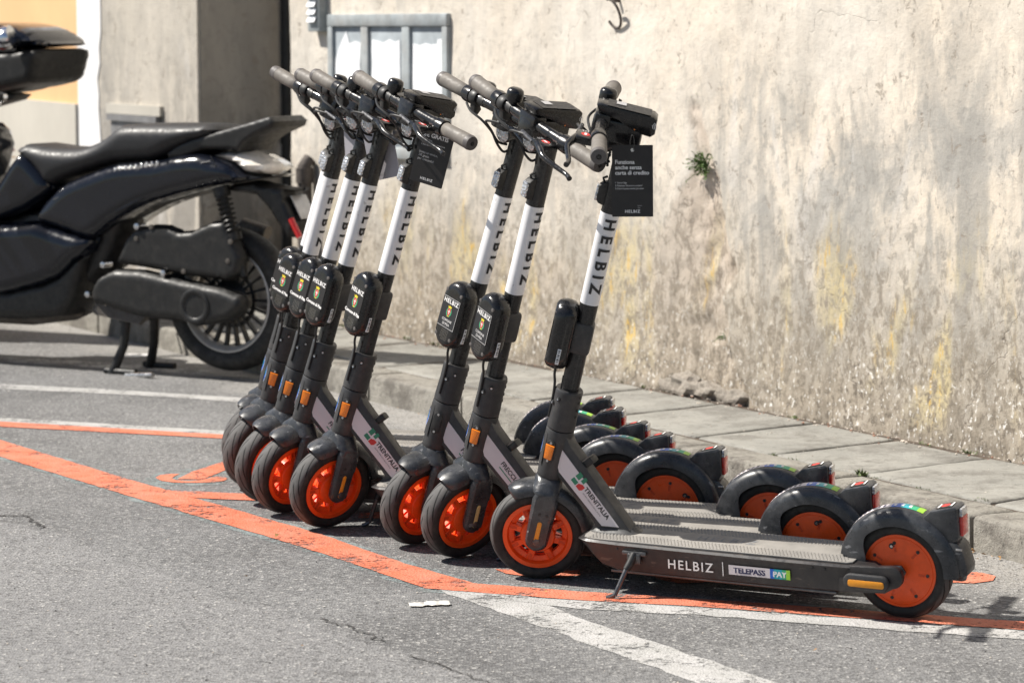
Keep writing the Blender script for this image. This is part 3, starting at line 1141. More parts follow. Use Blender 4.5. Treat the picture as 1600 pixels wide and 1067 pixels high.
cols = [wl(px, 130)[0] for px in (517, 525, 569, 580, 633, 645, 696, 704)]
fr = MB()
y0 = -.022
fr.rbox((x0, y0, ztp - .055), (x1, .02, ztp), .006, 'frame_paint')
fr.rbox((x0, y0, zb_), (x1, .02, zb_ + .05), .006, 'frame_paint')
fr.rbox((x0, y0 + .002, zb_ + .05), (cols[1], .02, ztp - .055), .005, 'frame_paint')
fr.rbox((cols[6], y0 + .002, zb_ + .05), (x1, .02, ztp - .055), .005, 'frame_paint')
me = fr.build('frame')
me.transform(BI)
obj('frame', me, board)
for a, b in ((cols[2], cols[3]), (cols[4], cols[5])):
    lbox('mullion', a, b, y0 + .003, .02, zb_ + .05, ztp - .055, 'frame_paint', board, BI, .006)
bays = [(cols[1], cols[2]), (cols[3], cols[4]), (cols[5], cols[6])]
shapes = [[(.10, .02), (.93, .02), (.92, .86), (.52, .87), (.42, .95), (.05, .72)], [(.06, .03), (.90, .02), (.90, .875), (.08, .88)], [(.04, .02), (.93, .02), (.95, .90), (.82, .89), (.80, .85), (.06, .86)]]
for k, (a, b) in enumerate(bays):
    lbox('backboard', a, b, -.004, .018, zb_ + .05, ztp - .055, 'backboard', board, BI, .002)
    mb = MB()
    w, h = b - a, ztp - .055 - zb_ - .05
    rim = resample([(a + s * w, zb_ + .05 + t * h) for s, t in shapes[k]], .05)
    rim = [(p[0] + random.uniform(-.006, .006), p[1] + random.uniform(-.008, .008)) for p in rim]
    mb.prism(rim, -.008, -.0055, 0, 'paper')
    me = mb.build('paper_sheet')
    me.transform(BI)
    obj('paper_sheet', me, board)

# louvred vent above the left end of the board
xa, _ = wl(494, 20)
xb, _ = wl(512, 20)
zv0 = wl(503, 50)[1]
vent = obj('louvred_vent', None)
vent.matrix_world = MW @ Matrix.Translation((xa, 0, zv0))
tag(vent, 'white louvred vent panel high on the wall, left of the notice board', 'vent')
VI = Matrix.Translation((-xa, 0, -zv0))
lbox('casing', xa, xb, -.045, .01, zv0, zv0 + .9, 'frame_paint', vent, VI, .006)
for k in range(24):
    z = zv0 + .05 + k * .035
    mb = MB()
    mb.add([(xa + .02, -.048, z), (xb - .02, -.048, z), (xb - .02, -.062, z - .006), (xa + .02, -.062, z - .006), (xa + .02, -.048, z + .02), (xb - .02, -.048, z + .02)],
           [[0, 1, 2, 3], [3, 2, 5, 4]], 'paper', False)
    me = mb.build('slat')
    me.transform(VI)
    obj('slat', me, vent)

# short grey pipe stub and bracket on the wall below the vent, and an iron ring higher up
x, z = wl(491, 252)
mb = MB()
mb.tube([(x, -.05, .2), (x, -.05, z - .02), (x, -.02, z + .01)], .034, 'rust', 12, M=MW)
mb.lathe([(.042, z - .1), (.042, z - .03)], 'rust', 'z', 14, MW @ Matrix.Translation((x, -.05, 0)))
o = obj('pipe_stub', mb.build('pipe_stub'))
tag(o, 'short grey pipe running up the foot of the wall beside the dark gap pipe', 'pipe')
x, z = wl(968, 22)
mb = MB()
pts = [(x + .055 * cos(a) * .9, -.03 - .02 * sin(a), z + .055 * sin(a)) for a in [radians(k) for k in range(-150, 120, 18)]]
mb.tube(pts, .0055, 'rust', 8, M=MW)
mb.tube([(x + .005, .03, z + .05), (x + .005, -.03, z + .05)], .008, 'rust', 8, M=MW)
o = obj('wall_hook', mb.build('wall_hook'))
tag(o, 'rusty curled iron hook fixed high on the cream wall', 'hook')
# ================================================================== RENTAL SCOOTERS
RAKE = math.atan(.3149)
CT, ST = cos(RAKE), sin(RAKE)
MAX = Matrix(((CT, 0, -ST, 1.05895), (0, 1, 0, 0), (ST, 0, CT, 0), (0, 0, 0, 1))) @ Matrix.Diagonal((1, 1, 1.009, 1))   # steering-axis frame: f, y, a
HUB_A, HUB_F, WR = .134, -.004, .127


def ellipse_ring(cf, cy, rf, ry, a, n=20, p=2.6):
    r = []
    for k in range(n):
        th = 2 * pi * k / n
        c, s = cos(th), sin(th)
        r.append((cf + rf * math.copysign(abs(c) ** (2 / p), c), cy + ry * math.copysign(abs(s) ** (2 / p), s), a))
    return r


def tyre_mesh():
    mb = MB()
    prof = [(.089, -.021), (.091, -.0245), (.099, -.030), (.108, -.0315), (.116, -.0285), (.1215, -.022), (.1252, -.013), (.127, -.004), (.127, .004),
            (.1252, .013), (.1215, .022), (.116, .0285), (.108, .0315), (.099, .030), (.091, .0245), (.089, .021)]
    mb.lathe(prof, 'tyre', 'y', 72, close_ends=False)
    return mb.build('tyre', 50)


def front_rim_mesh():
    mb = MB()
    for s in (-1, 1):
        # raised outer lip and dished ring
        mb.lathe([(.0925, s * .022), (.091, s * .026), (.080, s * .0265), (.0785, s * .024), (.076, s * .013), (.066, s * .0105), (.0635, s * .009), (.0635, s * .001), (.0925, s * .001)], 'orange', 'y', 64, close_ends=False)
        mb.lathe([(.046, s * .001), (.046, s * .022), (.043, s * .026), (.020, s * .030), (.006, s * .031)], 'orange', 'y', 48, close_ends=True)
        for k in range(8):
            a = 2 * pi * (k + .3) / 8
            M = Matrix.Rotation(-a, 4, 'Y')
            w0, w1 = .0085, .0105
            mb.loft([[(.042, s * .004, -w0), (.042, s * .020, -w0 * .8), (.042, s * .020, w0 * .8), (.042, s * .004, w0)],
                     [(.060, s * .004, -w1), (.060, s * .0155, -w1 * .8), (.060, s * .0155, w1 * .8), (.060, s * .004, w1)],
                     [(.0785, s * .006, -w1), (.0785, s * .0155, -w1 * .8), (.0785, s * .0155, w1 * .8), (.0785, s * .006, w1)]], 'orange', M=M, smooth=False)
            # slot pressed into each spoke: proud rim with a dark floor
            mb.loft([[(.053, s * .0162, -.0045), (.053, s * .0162, .0045)], [(.075, s * .0162, -.005), (.075, s * .0162, .005)]], 'orange_dark', cap=False, closed=False, M=M, smooth=False)
            mb.tube([(.052, s * .016, -.005), (.075, s * .016, -.0056), (.0772, s * .016, 0), (.075, s * .016, .0056), (.052, s * .016, .005), (.050, s * .016, 0), (.052, s * .016, -.005)], .0013, 'orange', 5, M=M)
    return mb.build('rim', 40)


def rear_disc_mesh():
    mb = MB()
    for s in (-1, 1):
        mb.lathe([(.0935, s * .020), (.093, s * .0265), (.0865, s * .0272), (.0858, s * .0262), (.0850, s * .0272), (.070, s * .0295), (.040, s * .032), (.030, s * .0345), (.008, s * .035)], 'orange', 'y', 64)
        for k in range(7):
            a = 2 * pi * (k + .15) / 7
            M = Matrix.Rotation(-a, 4, 'Y')
            mb.lathe([(.0045, s * .0265), (.0045, s * .0305), (.003, s * .0305)], 'matte', 'y', 12, M @ Matrix.Translation((.0725, 0, 0)))
            mb.tube([(.050, s * .0300, -.0042), (.066, s * .0292, -.0042), (.068, s * .0292, 0), (.066, s * .0292, .0042), (.050, s * .0300, .0042), (.048, s * .030, 0), (.050, s * .0300, -.0042)], .0014, 'orange', 5, M=M)
            mb.loft([[(.050, s * .0312, -.003), (.050, s * .0312, .003)], [(.066, s * .0302, -.003), (.066, s * .0302, .003)]], 'orange_dark', cap=False, closed=False, M=M, smooth=False)
        Mv = Matrix.Rotation(-radians(258), 4, 'Y') @ Matrix.Translation((.066, 0, 0))
        mb.lathe([(.0075, s * .0275), (.0075, s * .0304), (.0055, s * .0304)], 'matte', 'y', 14, Mv)
        mb.lathe([(.0035, s * .030), (.0035, s * .033)], 'steel', 'y', 10, Mv)
        mb.lathe([(.020, s * .033), (.020, s * .040), (.016, s * .042)], 'metal', 'y', 6)
    return mb.build('wheel_disc', 40)


def fender_shell(mb, cx, cz, R, a0, a1, hw, drop, mat, n=30, taper0=0.0, taper1=0.0, th=.0035, dropf=None):
    """arched mudguard round (cx, cz); angles from +x upwards"""
    rings = []
    for i in range(n + 1):
        t = i / n
        a = radians(a0 + (a1 - a0) * t)
        k = 1.0
        if taper0 and t < taper0:
            k = sqrt(max(.0, 1 - (1 - t / taper0) ** 2)) * .42 + .58
        if taper1 and t > 1 - taper1:
            k = sqrt(max(.02, 1 - (1 - (1 - t) / taper1) ** 2)) * .7 + .3
        w = hw * k
        d = drop * (dropf(t) if dropf else 1.0) * (.45 + .55 * k)
        prof = [(-w, -d), (-w * .97, -d * .35), (-w * .80, .0045), (-w * .45, .0105), (0, .0125), (w * .45, .0105), (w * .80, .0045), (w * .97, -d * .35), (w, -d)]
        inn = [(y * .92, r - th) for y, r in prof[::-1]]
        inn[0] = (w - th, -d)
        inn[-1] = (-w + th, -d)
        rings.append([(cx + cos(a) * (R + r), y, cz + sin(a) * (R + r)) for y, r in prof + inn])
    mb.loft(rings, mat)


def crest(mb, O, xd, yd, s):
    """small city crest: red shield, white cross, green wreath, yellow crown"""
    O, xd, yd = Vector(O), Vector(xd), Vector(yd)
    n = xd.cross(yd).normalized()

    def P(a, b, lv):
        return O + xd * (a * s) + yd * (b * s) + n * (.00012 * lv)
    for sx in (-1, 1):
        for k in range(7):
            a = radians(-100 + k * 27)
            c = (sx * .50 * cos(a) * 1.0, -.02 + .62 * sin(a))
            mb.poly([P(c[0] + .15 * cos(b), c[1] + .15 * sin(b), 1) for b in [i * pi / 4 for i in range(8)]], 'wreath')
    sh = [(-.36, .52), (.36, .52), (.36, -.1), (.26, -.38), (0, -.6), (-.26, -.38), (-.36, -.1)]
    mb.poly([P(a, b, 2) for a, b in sh], 'red')
    mb.poly([P(a, b, 3) for a, b in ((-.06, -.34), (.06, -.34), (.06, .38), (-.06, .38))], 'ink_white')
    mb.poly([P(a, b, 3.4) for a, b in ((-.24, .02), (.24, .02), (.24, .14), (-.24, .14))], 'ink_white')
    mb.poly([P(a, b, 2) for a, b in ((-.34, .62), (.34, .62), (.42, 1.0), (.2, .86), (0, 1.04), (-.2, .86), (-.42, 1.0))], 'yellow')
    mb.poly([P(a, b, 2) for a, b in ((-.3, -.72), (.3, -.72), (.18, -.6), (-.18, -.6))], 'yellow')


def wrap(mb, body, size, mat, r, ang0, a_start, bold, space, cuts=8):
    """lettering wrapped round the stem, reading downwards"""
    vv, ff = text_mesh(body, size, bold, space, cuts)
    x0 = min(p[0] for p in vv)
    ym = (min(p[1] for p in vv) + max(p[1] for p in vv)) / 2
    out = []
    for x, y in vv:
        th = ang0 + (y - ym) / r
        out.append((cos(th) * r, sin(th) * r, a_start - (x - x0)))
    mb.add(out, ff, mat, False)


SC = {}     # name -> mesh


def build_scooter_meshes():
    # ---------------- deck
    mb = MB()

    def dsec(x, hw, z0, z1):
        c = .012 if z1 - z0 > .03 else (z1 - z0) * .4
        half = [(hw - .014, z0), (hw - .006, z0 + .006), (hw, z1 - c), (hw + .002, z1 - c * .45), (hw - .003, z1), (hw * .5, z1 + .0005)]
        ring = [(x, y, z) for y, z in half] + [(x, -y, z) for y, z in half[::-1]]
        return ring
    mb.loft([dsec(.045, .070, .098, .140), dsec(.06, .076, .090, .148), dsec(.12, .088, .076, .150), dsec(.30, .090, .073, .150), dsec(.60, .090, .073, .151), dsec(.745, .090, .074, .152),
             dsec(.79, .089, .086, .153), dsec(.825, .087, .118, .1535), dsec(.845, .083, .141, .1535), dsec(.856, .076, .148, .152)], 'deck')
    # swing arms that hold the rear wheel
    for s in (-1, 1):
        out = [(.14, .079), (.14, .147), (.03, .1525)] + arc(0, .127, .0285, 75, 265, 10) + [(.02, .085)]
        ys = sorted((s * .066, s * .0865))
        mb.prism(out, ys[0], ys[1], .004, 'deck')
    # screws on the side
    for x, z in ((.205, .136), (.172, .135), (.74, .136)):
        for s in (-1, 1):
            mb.lathe([(.0032, s * .088), (.0032, s * .0912), (.002, s * .0915)], 'matte', 'y', 8, Matrix.Translation((x, 0, z)))
    # dark under-tray edge
    mb.rbox((.15, -.074, .066), (.77, .074, .074), .003, 'metal')
    SC['deck'] = mb.build('deck', 35)

    mb = MB()
    out = []
    for x, y in [(.105, .070), (.118, .078), (.80, .079), (.825, .077), (.842, .070), (.848, .05)]:
        out.append((x, y))
    out = out + [(x, -y) for x, y in out[::-1]]
    mb.prism(out, .1503, .1545, .0012, 'mat', 'xy')
    SC['grip_mat'] = mb.build('grip_mat', 30)
    mb = MB()
    rnd = random.Random(3)
    for s in (-1, 1):
        for row in range(5):
            y = s * (.0365 + row * .0088)
            x = .125 + (row % 2) * .0048
            while x < .828:
                lx, ly, h = .0029, .0031, .0013
                z = .1546
                mb.add([(x - lx, y - ly, z), (x + lx, y - ly, z), (x + lx, y + ly, z), (x - lx, y + ly, z),
                        (x - lx * .6, y - ly * .6, z + h), (x + lx * .6, y - ly * .6, z + h), (x + lx * .6, y + ly * .6, z + h), (x - lx * .6, y + ly * .6, z + h)],
                       [[0, 1, 5, 4], [1, 2, 6, 5], [2, 3, 7, 6], [3, 0, 4, 7], [4, 5, 6, 7]], 'mat', False)
                x += .0096
    SC['grip_studs'] = mb.build('grip_studs', 30, recalc=False)
    mb = MB()
    mb.text('HELBIZ', .040, 'mat_text', (.47, .014, .1549), (-1, 0, 0), (0, -1, 0), .012, 1.35)
    SC['mat_lettering'] = mb.build('mat_lettering', recalc=False)
    # side print, on both flanks
    for s in (1, -1):
        mb = MB()
        y = s * .0916
        xd, yd = (-s, 0, 0), (0, -s * .03, 1)

        def X(x):
            return x if s == 1 else .93 - x
        mb.text('HELBIZ', .034, 'ink_white', (X(.535), y, .0985), xd, yd, .010, 1.22)
        xb_ = X(.446)
        mb.poly([(xb_ - .0012, y, .092), (xb_ + .0012, y, .092), (xb_ + .0012, y, .129), (xb_ - .0012, y, .129)], 'ink_white')
        xa_, xm, xe = X(.430), X(.318), X(.264)
        zb0, zb1 = .0985, .1235
        mb.poly([(xa_, y, zb0), (xm, y, zb0), (xm, y, zb1), (xa_, y, zb1)], 'panel')
        cc = ['blue', 'teal', 'teal', 'wreath', 'lime']
        for k, c in enumerate(cc):
            a, b = xm + (xe - xm) * k / 5, xm + (xe - xm) * (k + 1) / 5
            mb.poly([(a, y, zb0), (b, y, zb0), (b, y, zb1), (a, y, zb1)], c)
        ye = y + s * .0004
        mb.text('TELEPASS', .0205, 'navy', ((xa_ + xm) / 2, ye, .1040), xd, yd, .04, .98, sx=1.02)
        mb.text('PAY', .0205, 'ink_white', ((xm + xe) / 2, ye, .1040), xd, yd, .04, 1.0)
        SC['side_print%d' % s] = mb.build('side_print', recalc=False)
    # ---------------- side guards
    for s, nm in ((1, 'side_guard_left'), (-1, 'side_guard_right')):
        mb = MB()
        out = rrect(.062, .114, .118, .040, .0195, 6)
        mb.prism(out, min(s * .0868, s * .104), max(s * .0868, s * .104), .006, 'frame')
        SC[nm] = mb.build('side_guard', 40)
        mb = MB()
        mb.prism(rrect(.060, .112, .094, .0175, .006, 4), min(s * .1035, s * .1056), max(s * .1035, s * .1056), .001, 'amber_strip')
        SC[nm + '_strip'] = mb.build('reflector_strip', 40)
    # ---------------- rear wheel, fender, tail
    SC['tyre'] = tyre_mesh()
    SC['rim'] = front_rim_mesh()
    SC['disc'] = rear_disc_mesh()
    mb = MB()
    fender_shell(mb, 0, .127, .149, 13, 186, .046, .026, 'fender', 40, dropf=lambda t: 1.15 + 1.3 * sstep(.22, .02, t), taper1=.03)
    # foot of the fender spreading on the deck
    SC['rear_fender'] = mb.build('rear_fender', 45)
    mb = MB()
    mb.prism([(-.062, .268), (-.084, .288), (-.146, .303), (-.154, .299), (-.157, .228), (-.150, .214), (-.120, .205), (-.085, .235)], -.030, .030, .007, 'fender')
    SC['tail_housing'] = mb.build('tail_housing', 40)
    mb = MB()
    mb.rbox((-.1635, -.020, .228), (-.1545, .020, .276), .002, 'redlens')
    mb.rbox((-.1625, -.0195, .2762), (-.1545, .0195, .297), .002, 'lens')
    SC['tail_light'] = mb.build('tail_light', 40)
    mb = MB()
    mb.prism([(-.126, .216), (-.150, .212), (-.162, .200), (-.176, .150), (-.174, .132), (-.163, .124), (-.150, .128), (-.140, .160)], -.031, .031, .006, 'fender')
    mb.rbox((-.164, .031, .195), (-.148, .034, .200), .001, 'steel')
    SC['mud_flap'] = mb.build('mud_flap', 40)
    # stickers on the mudguard
    mb = MB()

    def band(a0, a1, w, mat, lift=.0008):
        prev = None
        k = max(2, int(abs(a1 - a0) / 4))
        rings = []
        for i in range(k + 1):
            a = radians(a0 + (a1 - a0) * i / k)
            ring = []
            for y in (-w, -w * .5, 0, w * .5, w):
                tt = abs(y) / .046
                rr = .149 + (.0125 if tt < .01 else .0125 - (.0125 - .0105) * tt / .45 if tt < .45 else .0105 - (.0105 - .0045) * (tt - .45) / .35) + lift
                ring.append((cos(a) * rr, y, .127 + sin(a) * rr))
            rings.append(ring)
        mb.loft(rings, mat, cap=False, closed=False)
    band(38, 82, .015, 'panel')
    band(82, 91, .015, 'blue')
    band(91, 99, .015, 'teal')
    band(99, 106, .015, 'wreath')
    band(106, 112, .015, 'lime')
    for k, a in enumerate((45, 50, 55, 60, 65, 70, 75)):
        band(a - 1.2, a + 1.2, .009, 'navy', .0012)
    for a in (85, 92, 99):
        band(a - 1.2, a + 1.2, .008, 'ink_white', .0012)
    SC['fender_sticker'] = mb.build('fender_sticker', recalc=False)
    mb = MB()
    d = Vector((-.062, 0, .015)).normalized()
    u_ = Vector((0, -1, 0))
    O = Vector((-.115, 0, .2965))
    mb.poly([O + d * a + u_ * b + Vector((0, 0, .0008)) for a, b in ((-.022, -.02), (.022, -.02), (.022, .02), (-.022, .02))], 'tag')
    mb.poly([O + d * a + u_ * b + Vector((0, 0, .0012)) for a, b in arc(0, 0, .012, 0, 340, 12)], 'red')
    for q in (-.018, .016):
        mb.poly([O + d * a + u_ * b + Vector((0, 0, .0014)) for a, b in ((q, -.015), (q + .005, -.015), (q + .005, .015), (q, .015))], 'ink_white')
    SC['tail_sticker'] = mb.build('tail_sticker', recalc=False)
    # ---------------- neck and its decals
    mb = MB()
    neck = [(.918, .418), (.905, .380), (.755, .176), (.742, .158), (.736, .1535), (.862, .1535), (.846, .172), (.862, .196), (.950, .300), (.968, .345), (.958, .41)]
    mb.prism(neck, -.0215, .0215, .010, 'frame')
    # flared foot
    mb.loft([ellipse_ring(.795, 0, .072, .040, .1545, 24), ellipse_ring(.797, 0, .066, .031, .1575, 24), ellipse_ring(.799, 0, .060, .025, .165, 24)], 'frame')
    SC['neck'] = mb.build('neck', 40)
    pan = [(.934, .372), (.926, .366), (.776, .170), (.826, .170), (.838, .184), (.940, .306), (.945, .335)]

    def decal(kind):
        mb = MB()
        ax = Vector((-.128, 0, -.163)).normalized()      # down the panel
        for s in (1, -1):
            mb.prism(pan, min(s * .0213, s * .0224), max(s * .0213, s * .0224), 0, 'panel')
            y = s * .0228
            xd = ax if s == 1 else -ax
            yd = Vector((-ax.z * -1, 0, ax.x)) if s == 1 else Vector((ax.z, 0, -ax.x))
            yd = Vector((ax.z, 0, -ax.x)) * (1 if s == 1 else -1)
            c = Vector((.860, y, .256))

            def P(a, b):
                a, b = (a * 1.2, b * 1.2) if kind == 0 and a < 0 else (a, b)
                return c + ax * a + Vector((ax.z, 0, -ax.x)) * b
            if kind == 0:
                g1 = [(-.040, -.016), (-.028, -.016), (-.028, -.003), (-.040, -.003)]
                mb.poly([P(a, b) for a, b in [(-.045, .001), (-.033, .001), (-.033, .017), (-.045, .017)]], 'green')
                mb.poly([P(a, b) for a, b in [(-.029, .004), (-.020, .004), (-.020, .018), (-.025, .020), (-.029, .018)]], 'green')
                mb.poly([P(a, b) for a, b in [(-.045, -.014), (-.030, -.014), (-.030, -.003), (-.045, -.003)]], 'green')
                mb.poly([P(a, b) for a, b in [(-.028, -.014), (-.016, -.014), (-.012, -.008), (-.012, .002), (-.020, .002), (-.028, -.004)]], 'red')
                ctr = P(.036, -.003)
                mb.text('TRENITALIA', .0182, 'ink', ctr, xd, yd, .03, 1.0)
                ctr = P(.030, -.0135)
                mb.text('GRUPPO FERROVIE DELLO STATO', .0045, 'ink', ctr, xd, yd, .01, 1.1)
            else:
                mb.poly([P(a, b) for a, b in [(-.040, -.0165), (.012, -.0165), (.012, -.0135), (-.040, -.0135)]], 'green')
                mb.poly([P(a, b) for a, b in [(.012, -.0165), (.070, -.0165), (.070, -.0135), (.012, -.0135)]], 'red')
                mb.text('FRECCIAROSSA', .0185, 'ink', P(-.044 if s == 1 else .084, -.006), xd, yd, .022, .95, 'l')
        return mb.build('frame_decal', recalc=False)
    SC['decal0'], SC['decal1'] = decal(0), decal(1)
    mb = MB()
    M = Matrix.Translation((.862, 0, .326)) @ Matrix.Rotation(RAKE * 0 + radians(36.5), 4, 'Y')
    mb.rbox((-.024, -.016, -.004), (.020, .016, .014), .003, 'matte', M=M)
    mb.rbox((-.022, -.012, .0135), (.006, .0165, .0165), .001, 'grip', M=M)
    SC['neck_clip'] = mb.build('neck_clip', 40)
    # ---------------- kickstand (pivot at origin)
    mb = MB()
    mb.rbox((-.034, -.004, -.004), (.034, .004, .007), .003, 'metal')
    mb.rbox((-.019, -.003, -.026), (.019, .008, .002), .004, 'metal')
    mb.lathe([(.006, .008), (.006, .011)], 'steel', 'y', 10, Matrix.Translation((0, 0, -.014)))
    SC['kick_bracket'] = mb.build('kickstand_bracket', 40)
    mb = MB()
    mb.tube([(0, .0, .0), (.006, .012, -.026), (.012, .018, -.040)], [.0105, .0105, .009], 'matte', 12)
    mb.tube([(.012, .018, -.040), (.032, .036, -.106)], [.0065, .006], 'metal', 8)
    mb.tube([(.032, .036, -.105), (.043, .041, -.111), (.052, .044, -.1125)], [.006, .0062, .005], 'metal', 8)
    SC['kickstand'] = mb.build('kickstand', 40)
    # ---------------- head tube (axis frame, does not turn)
    mb = MB()
    mb.lathe([(.030, .293), (.0335, .297), (.0345, .310), (.0345, .365), (.0362, .400), (.0368, .432), (.0355, .4352)], 'frame', 'z', 36)
    SC['head_tube'] = mb.build('head_tube', 40)
    for s, nm in ((1, 'L'), (-1, 'R')):
        mb = MB()
        M = Matrix.Rotation(radians(90) * s, 4, 'Z') @ Matrix.Translation((.0352, 0, .378))
        mb.prism(rrect(0, 0, .026, .062, .0125, 6), -.004, .004, .002, 'matte', 'yz', M)
        for z in (-.025, .025):
            mb.lathe([(.0035, .003), (.0035, .0055)], 'steel', 'x', 8, M @ Matrix.Translation((0, 0, z)))
        SC['refl_holder' + nm] = mb.build('reflector_holder', 40)
        mb = MB()
        mb.prism([(-.0125, .020), (.0125, .020), (.0105, -.018), (.008, -.020), (-.008, -.020), (-.0105, -.018)], .003, .0105, .0025, 'amber', 'yz', M)
        SC['refl' + nm] = mb.build('reflector', 40)
    # badge wrapped on the front of the head tube
    mb = MB()

    def patch(a0, a1, z0, z1, r, mat, n=10):
        mb.loft([[(cos(radians(a0 + (a1 - a0) * i / n)) * r, sin(radians(a0 + (a1 - a0) * i / n)) * r, z) for i in range(n + 1)] for z in (z0, z1)], mat, cap=False, closed=False)

    OFF = radians(6)

    def oval(rw, rh, r, zc, mat, n=28):
        c = [(r, 0, zc)]
        c = [(cos(OFF) * r, sin(OFF) * r, zc)]
        pts = c + [(cos(OFF + rw * cos(t) / r) * r, sin(OFF + rw * cos(t) / r) * r, zc + rh * sin(t)) for t in [2 * pi * k / n for k in range(n)]]
        mid = [(cos(OFF + rw * .5 * cos(t) / r) * r, sin(OFF + rw * .5 * cos(t) / r) * r, zc + rh * .5 * sin(t)) for t in [2 * pi * k / n for k in range(n)]]
        mb.add(pts + mid, [[0, n + 1 + k, n + 1 + (k + 1) % n] for k in range(n)] + [[n + 1 + k, 1 + k, 1 + (k + 1) % n, n + 1 + (k + 1) % n] for k in range(n)], mat)
    patch(-36, 60, .333, .422, .0372, 'frame')
    oval(.0215, .031, .0377, .380, 'ink_white')
    oval(.0200, .0294, .0380, .380, 'blue')
    oval(.0135, .0205, .0383, .386, 'teal')
    oval(.0085, .013, .0386, .394, 'ink_white')
    SC['badge'] = mb.build('badge', recalc=False)
    # ---------------- turning parts, axis frame
    mb = MB()
    mb.lathe([(.034, .437), (.0362, .4385), (.0365, .455), (.0352, .50), (.0362, .538), (.0362, .544), (.0345, .547), (.026, .5465)], 'frame', 'z', 36)
    for ang, z in ((150, .535), (150, .520), (150, .498), (150, .480), (52, .523), (20, .505), (-150, .53), (-150, .50)):
        a = radians(ang)
        big = ang in (52, 20)
        M = Matrix.Rotation(a, 4, 'Z') @ Matrix.Translation((.0352, 0, z))
        mb.lathe([(.0062 if big else .0045, -.002), (.0062 if big else .0045, .0032 if big else .0018), (.004 if big else .003, .0042 if big else .0022)], 'matte', 'x', 12, M)
        if big:
            mb.lathe([(.0032, .004), (.0032, .0052), (.0015, .0045)], 'steel', 'x', 6, M)
    SC['collar'] = mb.build('collar', 40)
    mb = MB()
    rings = []
    prof = []
    for a in (.535, .60, .80, 1.0, 1.19, 1.243):
        rings.append(ellipse_ring(0, 0, .0238, .0225, a, 28, 2.3))
    mb.loft(rings, 'black')
    mb.tube([(.0215, .006, .548), (.0225, .006, .58)], .003, 'rubber', 6)
    SC['stem'] = mb.build('stem', 40)
    mb = MB()
    mb.loft([ellipse_ring(0, 0, .0247, .0234, a, 32, 2.3) for a in (.787, .90, 1.034)], 'white', cap=False)
    for a, w in ((.789, .0252), (1.032, .0252)):
        pass
    SC['sleeve'] = mb.build('white_sleeve', 60)
    mb = MB()
    wrap(mb, 'HELBIZ', .0430, 'ink', .02525, radians(108), 1.020, .034, 1.62)
    SC['stem_lettering1'] = mb.build('stem_lettering', recalc=False)
    mb = MB()
    wrap(mb, 'HELBIZ', .0430, 'ink', .02525, radians(-72), 1.020, .034, 1.62)
    SC['stem_lettering'] = mb.build('stem_lettering', recalc=False)
    # fork
    mb = MB()
    for s in (-1, 1):
        leg = arc(HUB_F, HUB_A, .030, 190, 350, 10) + [(HUB_F + .033, .20), (HUB_F + .035, .245), (HUB_F + .030, .266), (HUB_F + .018, .275), (HUB_F - .012, .275), (HUB_F - .026, .266), (HUB_F - .034, .245), (HUB_F - .033, .20)]
        mb.pillow(leg, s * .050, .0135, .011, 'fender', 'xz', .007, edge=.003)
    mb.loft([ellipse_ring(0, 0, .030, .058, .2615, 32, 3.0), ellipse_ring(0, 0, .0375, .0655, .2630, 32, 3.0), ellipse_ring(0, 0, .0385, .0655, .2675, 32, 3.0), ellipse_ring(0, 0, .0380, .058, .2770, 32, 2.7),
             ellipse_ring(0, 0, .0365, .0465, .2890, 32, 2.3), ellipse_ring(0, 0, .0345, .0375, .2990, 32, 2.1), ellipse_ring(0, 0, .030, .031, .3015, 32, 2)], 'fender')
    for s in (-1, 1):
        mb.lathe([(.010, s * .060), (.010, s * .066), (.006, s * .067)], 'metal', 'y', 6, Matrix.Translation((HUB_F, 0, HUB_A)))
        for f in (-.012, .008):
            mb.lathe([(.0042, s * .062), (.0042, s * .0645)], 'matte', 'y', 10, Matrix.Translation((HUB_F + f, 0, .212)))
    SC['fork'] = mb.build('fork', 45)
    for nm, mt in (('fork_strip0', 'amber_strip'), ('fork_strip1', 'yellow_strip')):
        for s in (1, -1):
            mb = MB()
            out = capsule(HUB_F + .002, .158, .0115, .068, 6)
            mb.prism(out, min(s * .0632, s * .0648), max(s * .0632, s * .0648), .0006, mt)
            SC[nm + 'RL'[s > 0]] = mb.build('reflector_strip', 40)
    mb = MB()
    fender_shell(mb, HUB_F, HUB_A, .1395, 47, 166, .0425, .020, 'fender', 40, taper0=.13, taper1=.07)
    SC['front_fender'] = mb.build('front_fender', 45)
    # module
    mb = MB()
    mb.pillow(capsule(0, .688, .098, .190, 12), .0505, .0295, .020, 'gloss', 'yz', .0065, edge=.004)
    for y, z in ((-.030, .752), (.030, .750), (-.030, .626), (.030, .624)):
        mb.lathe([(.0052, .072), (.0052, .0800), (.004, .0804)], 'grip_end', 'x', 12, Matrix.Translation((0, y, z)))
    SC['module'] = mb.build('lock_module', 45)
    mb = MB()
    mb.rbox((-.0275, -.0275, .650), (.034, .0275, .736), .010, 'frame')
    SC['module_clamp'] = mb.build('module_clamp', 40)

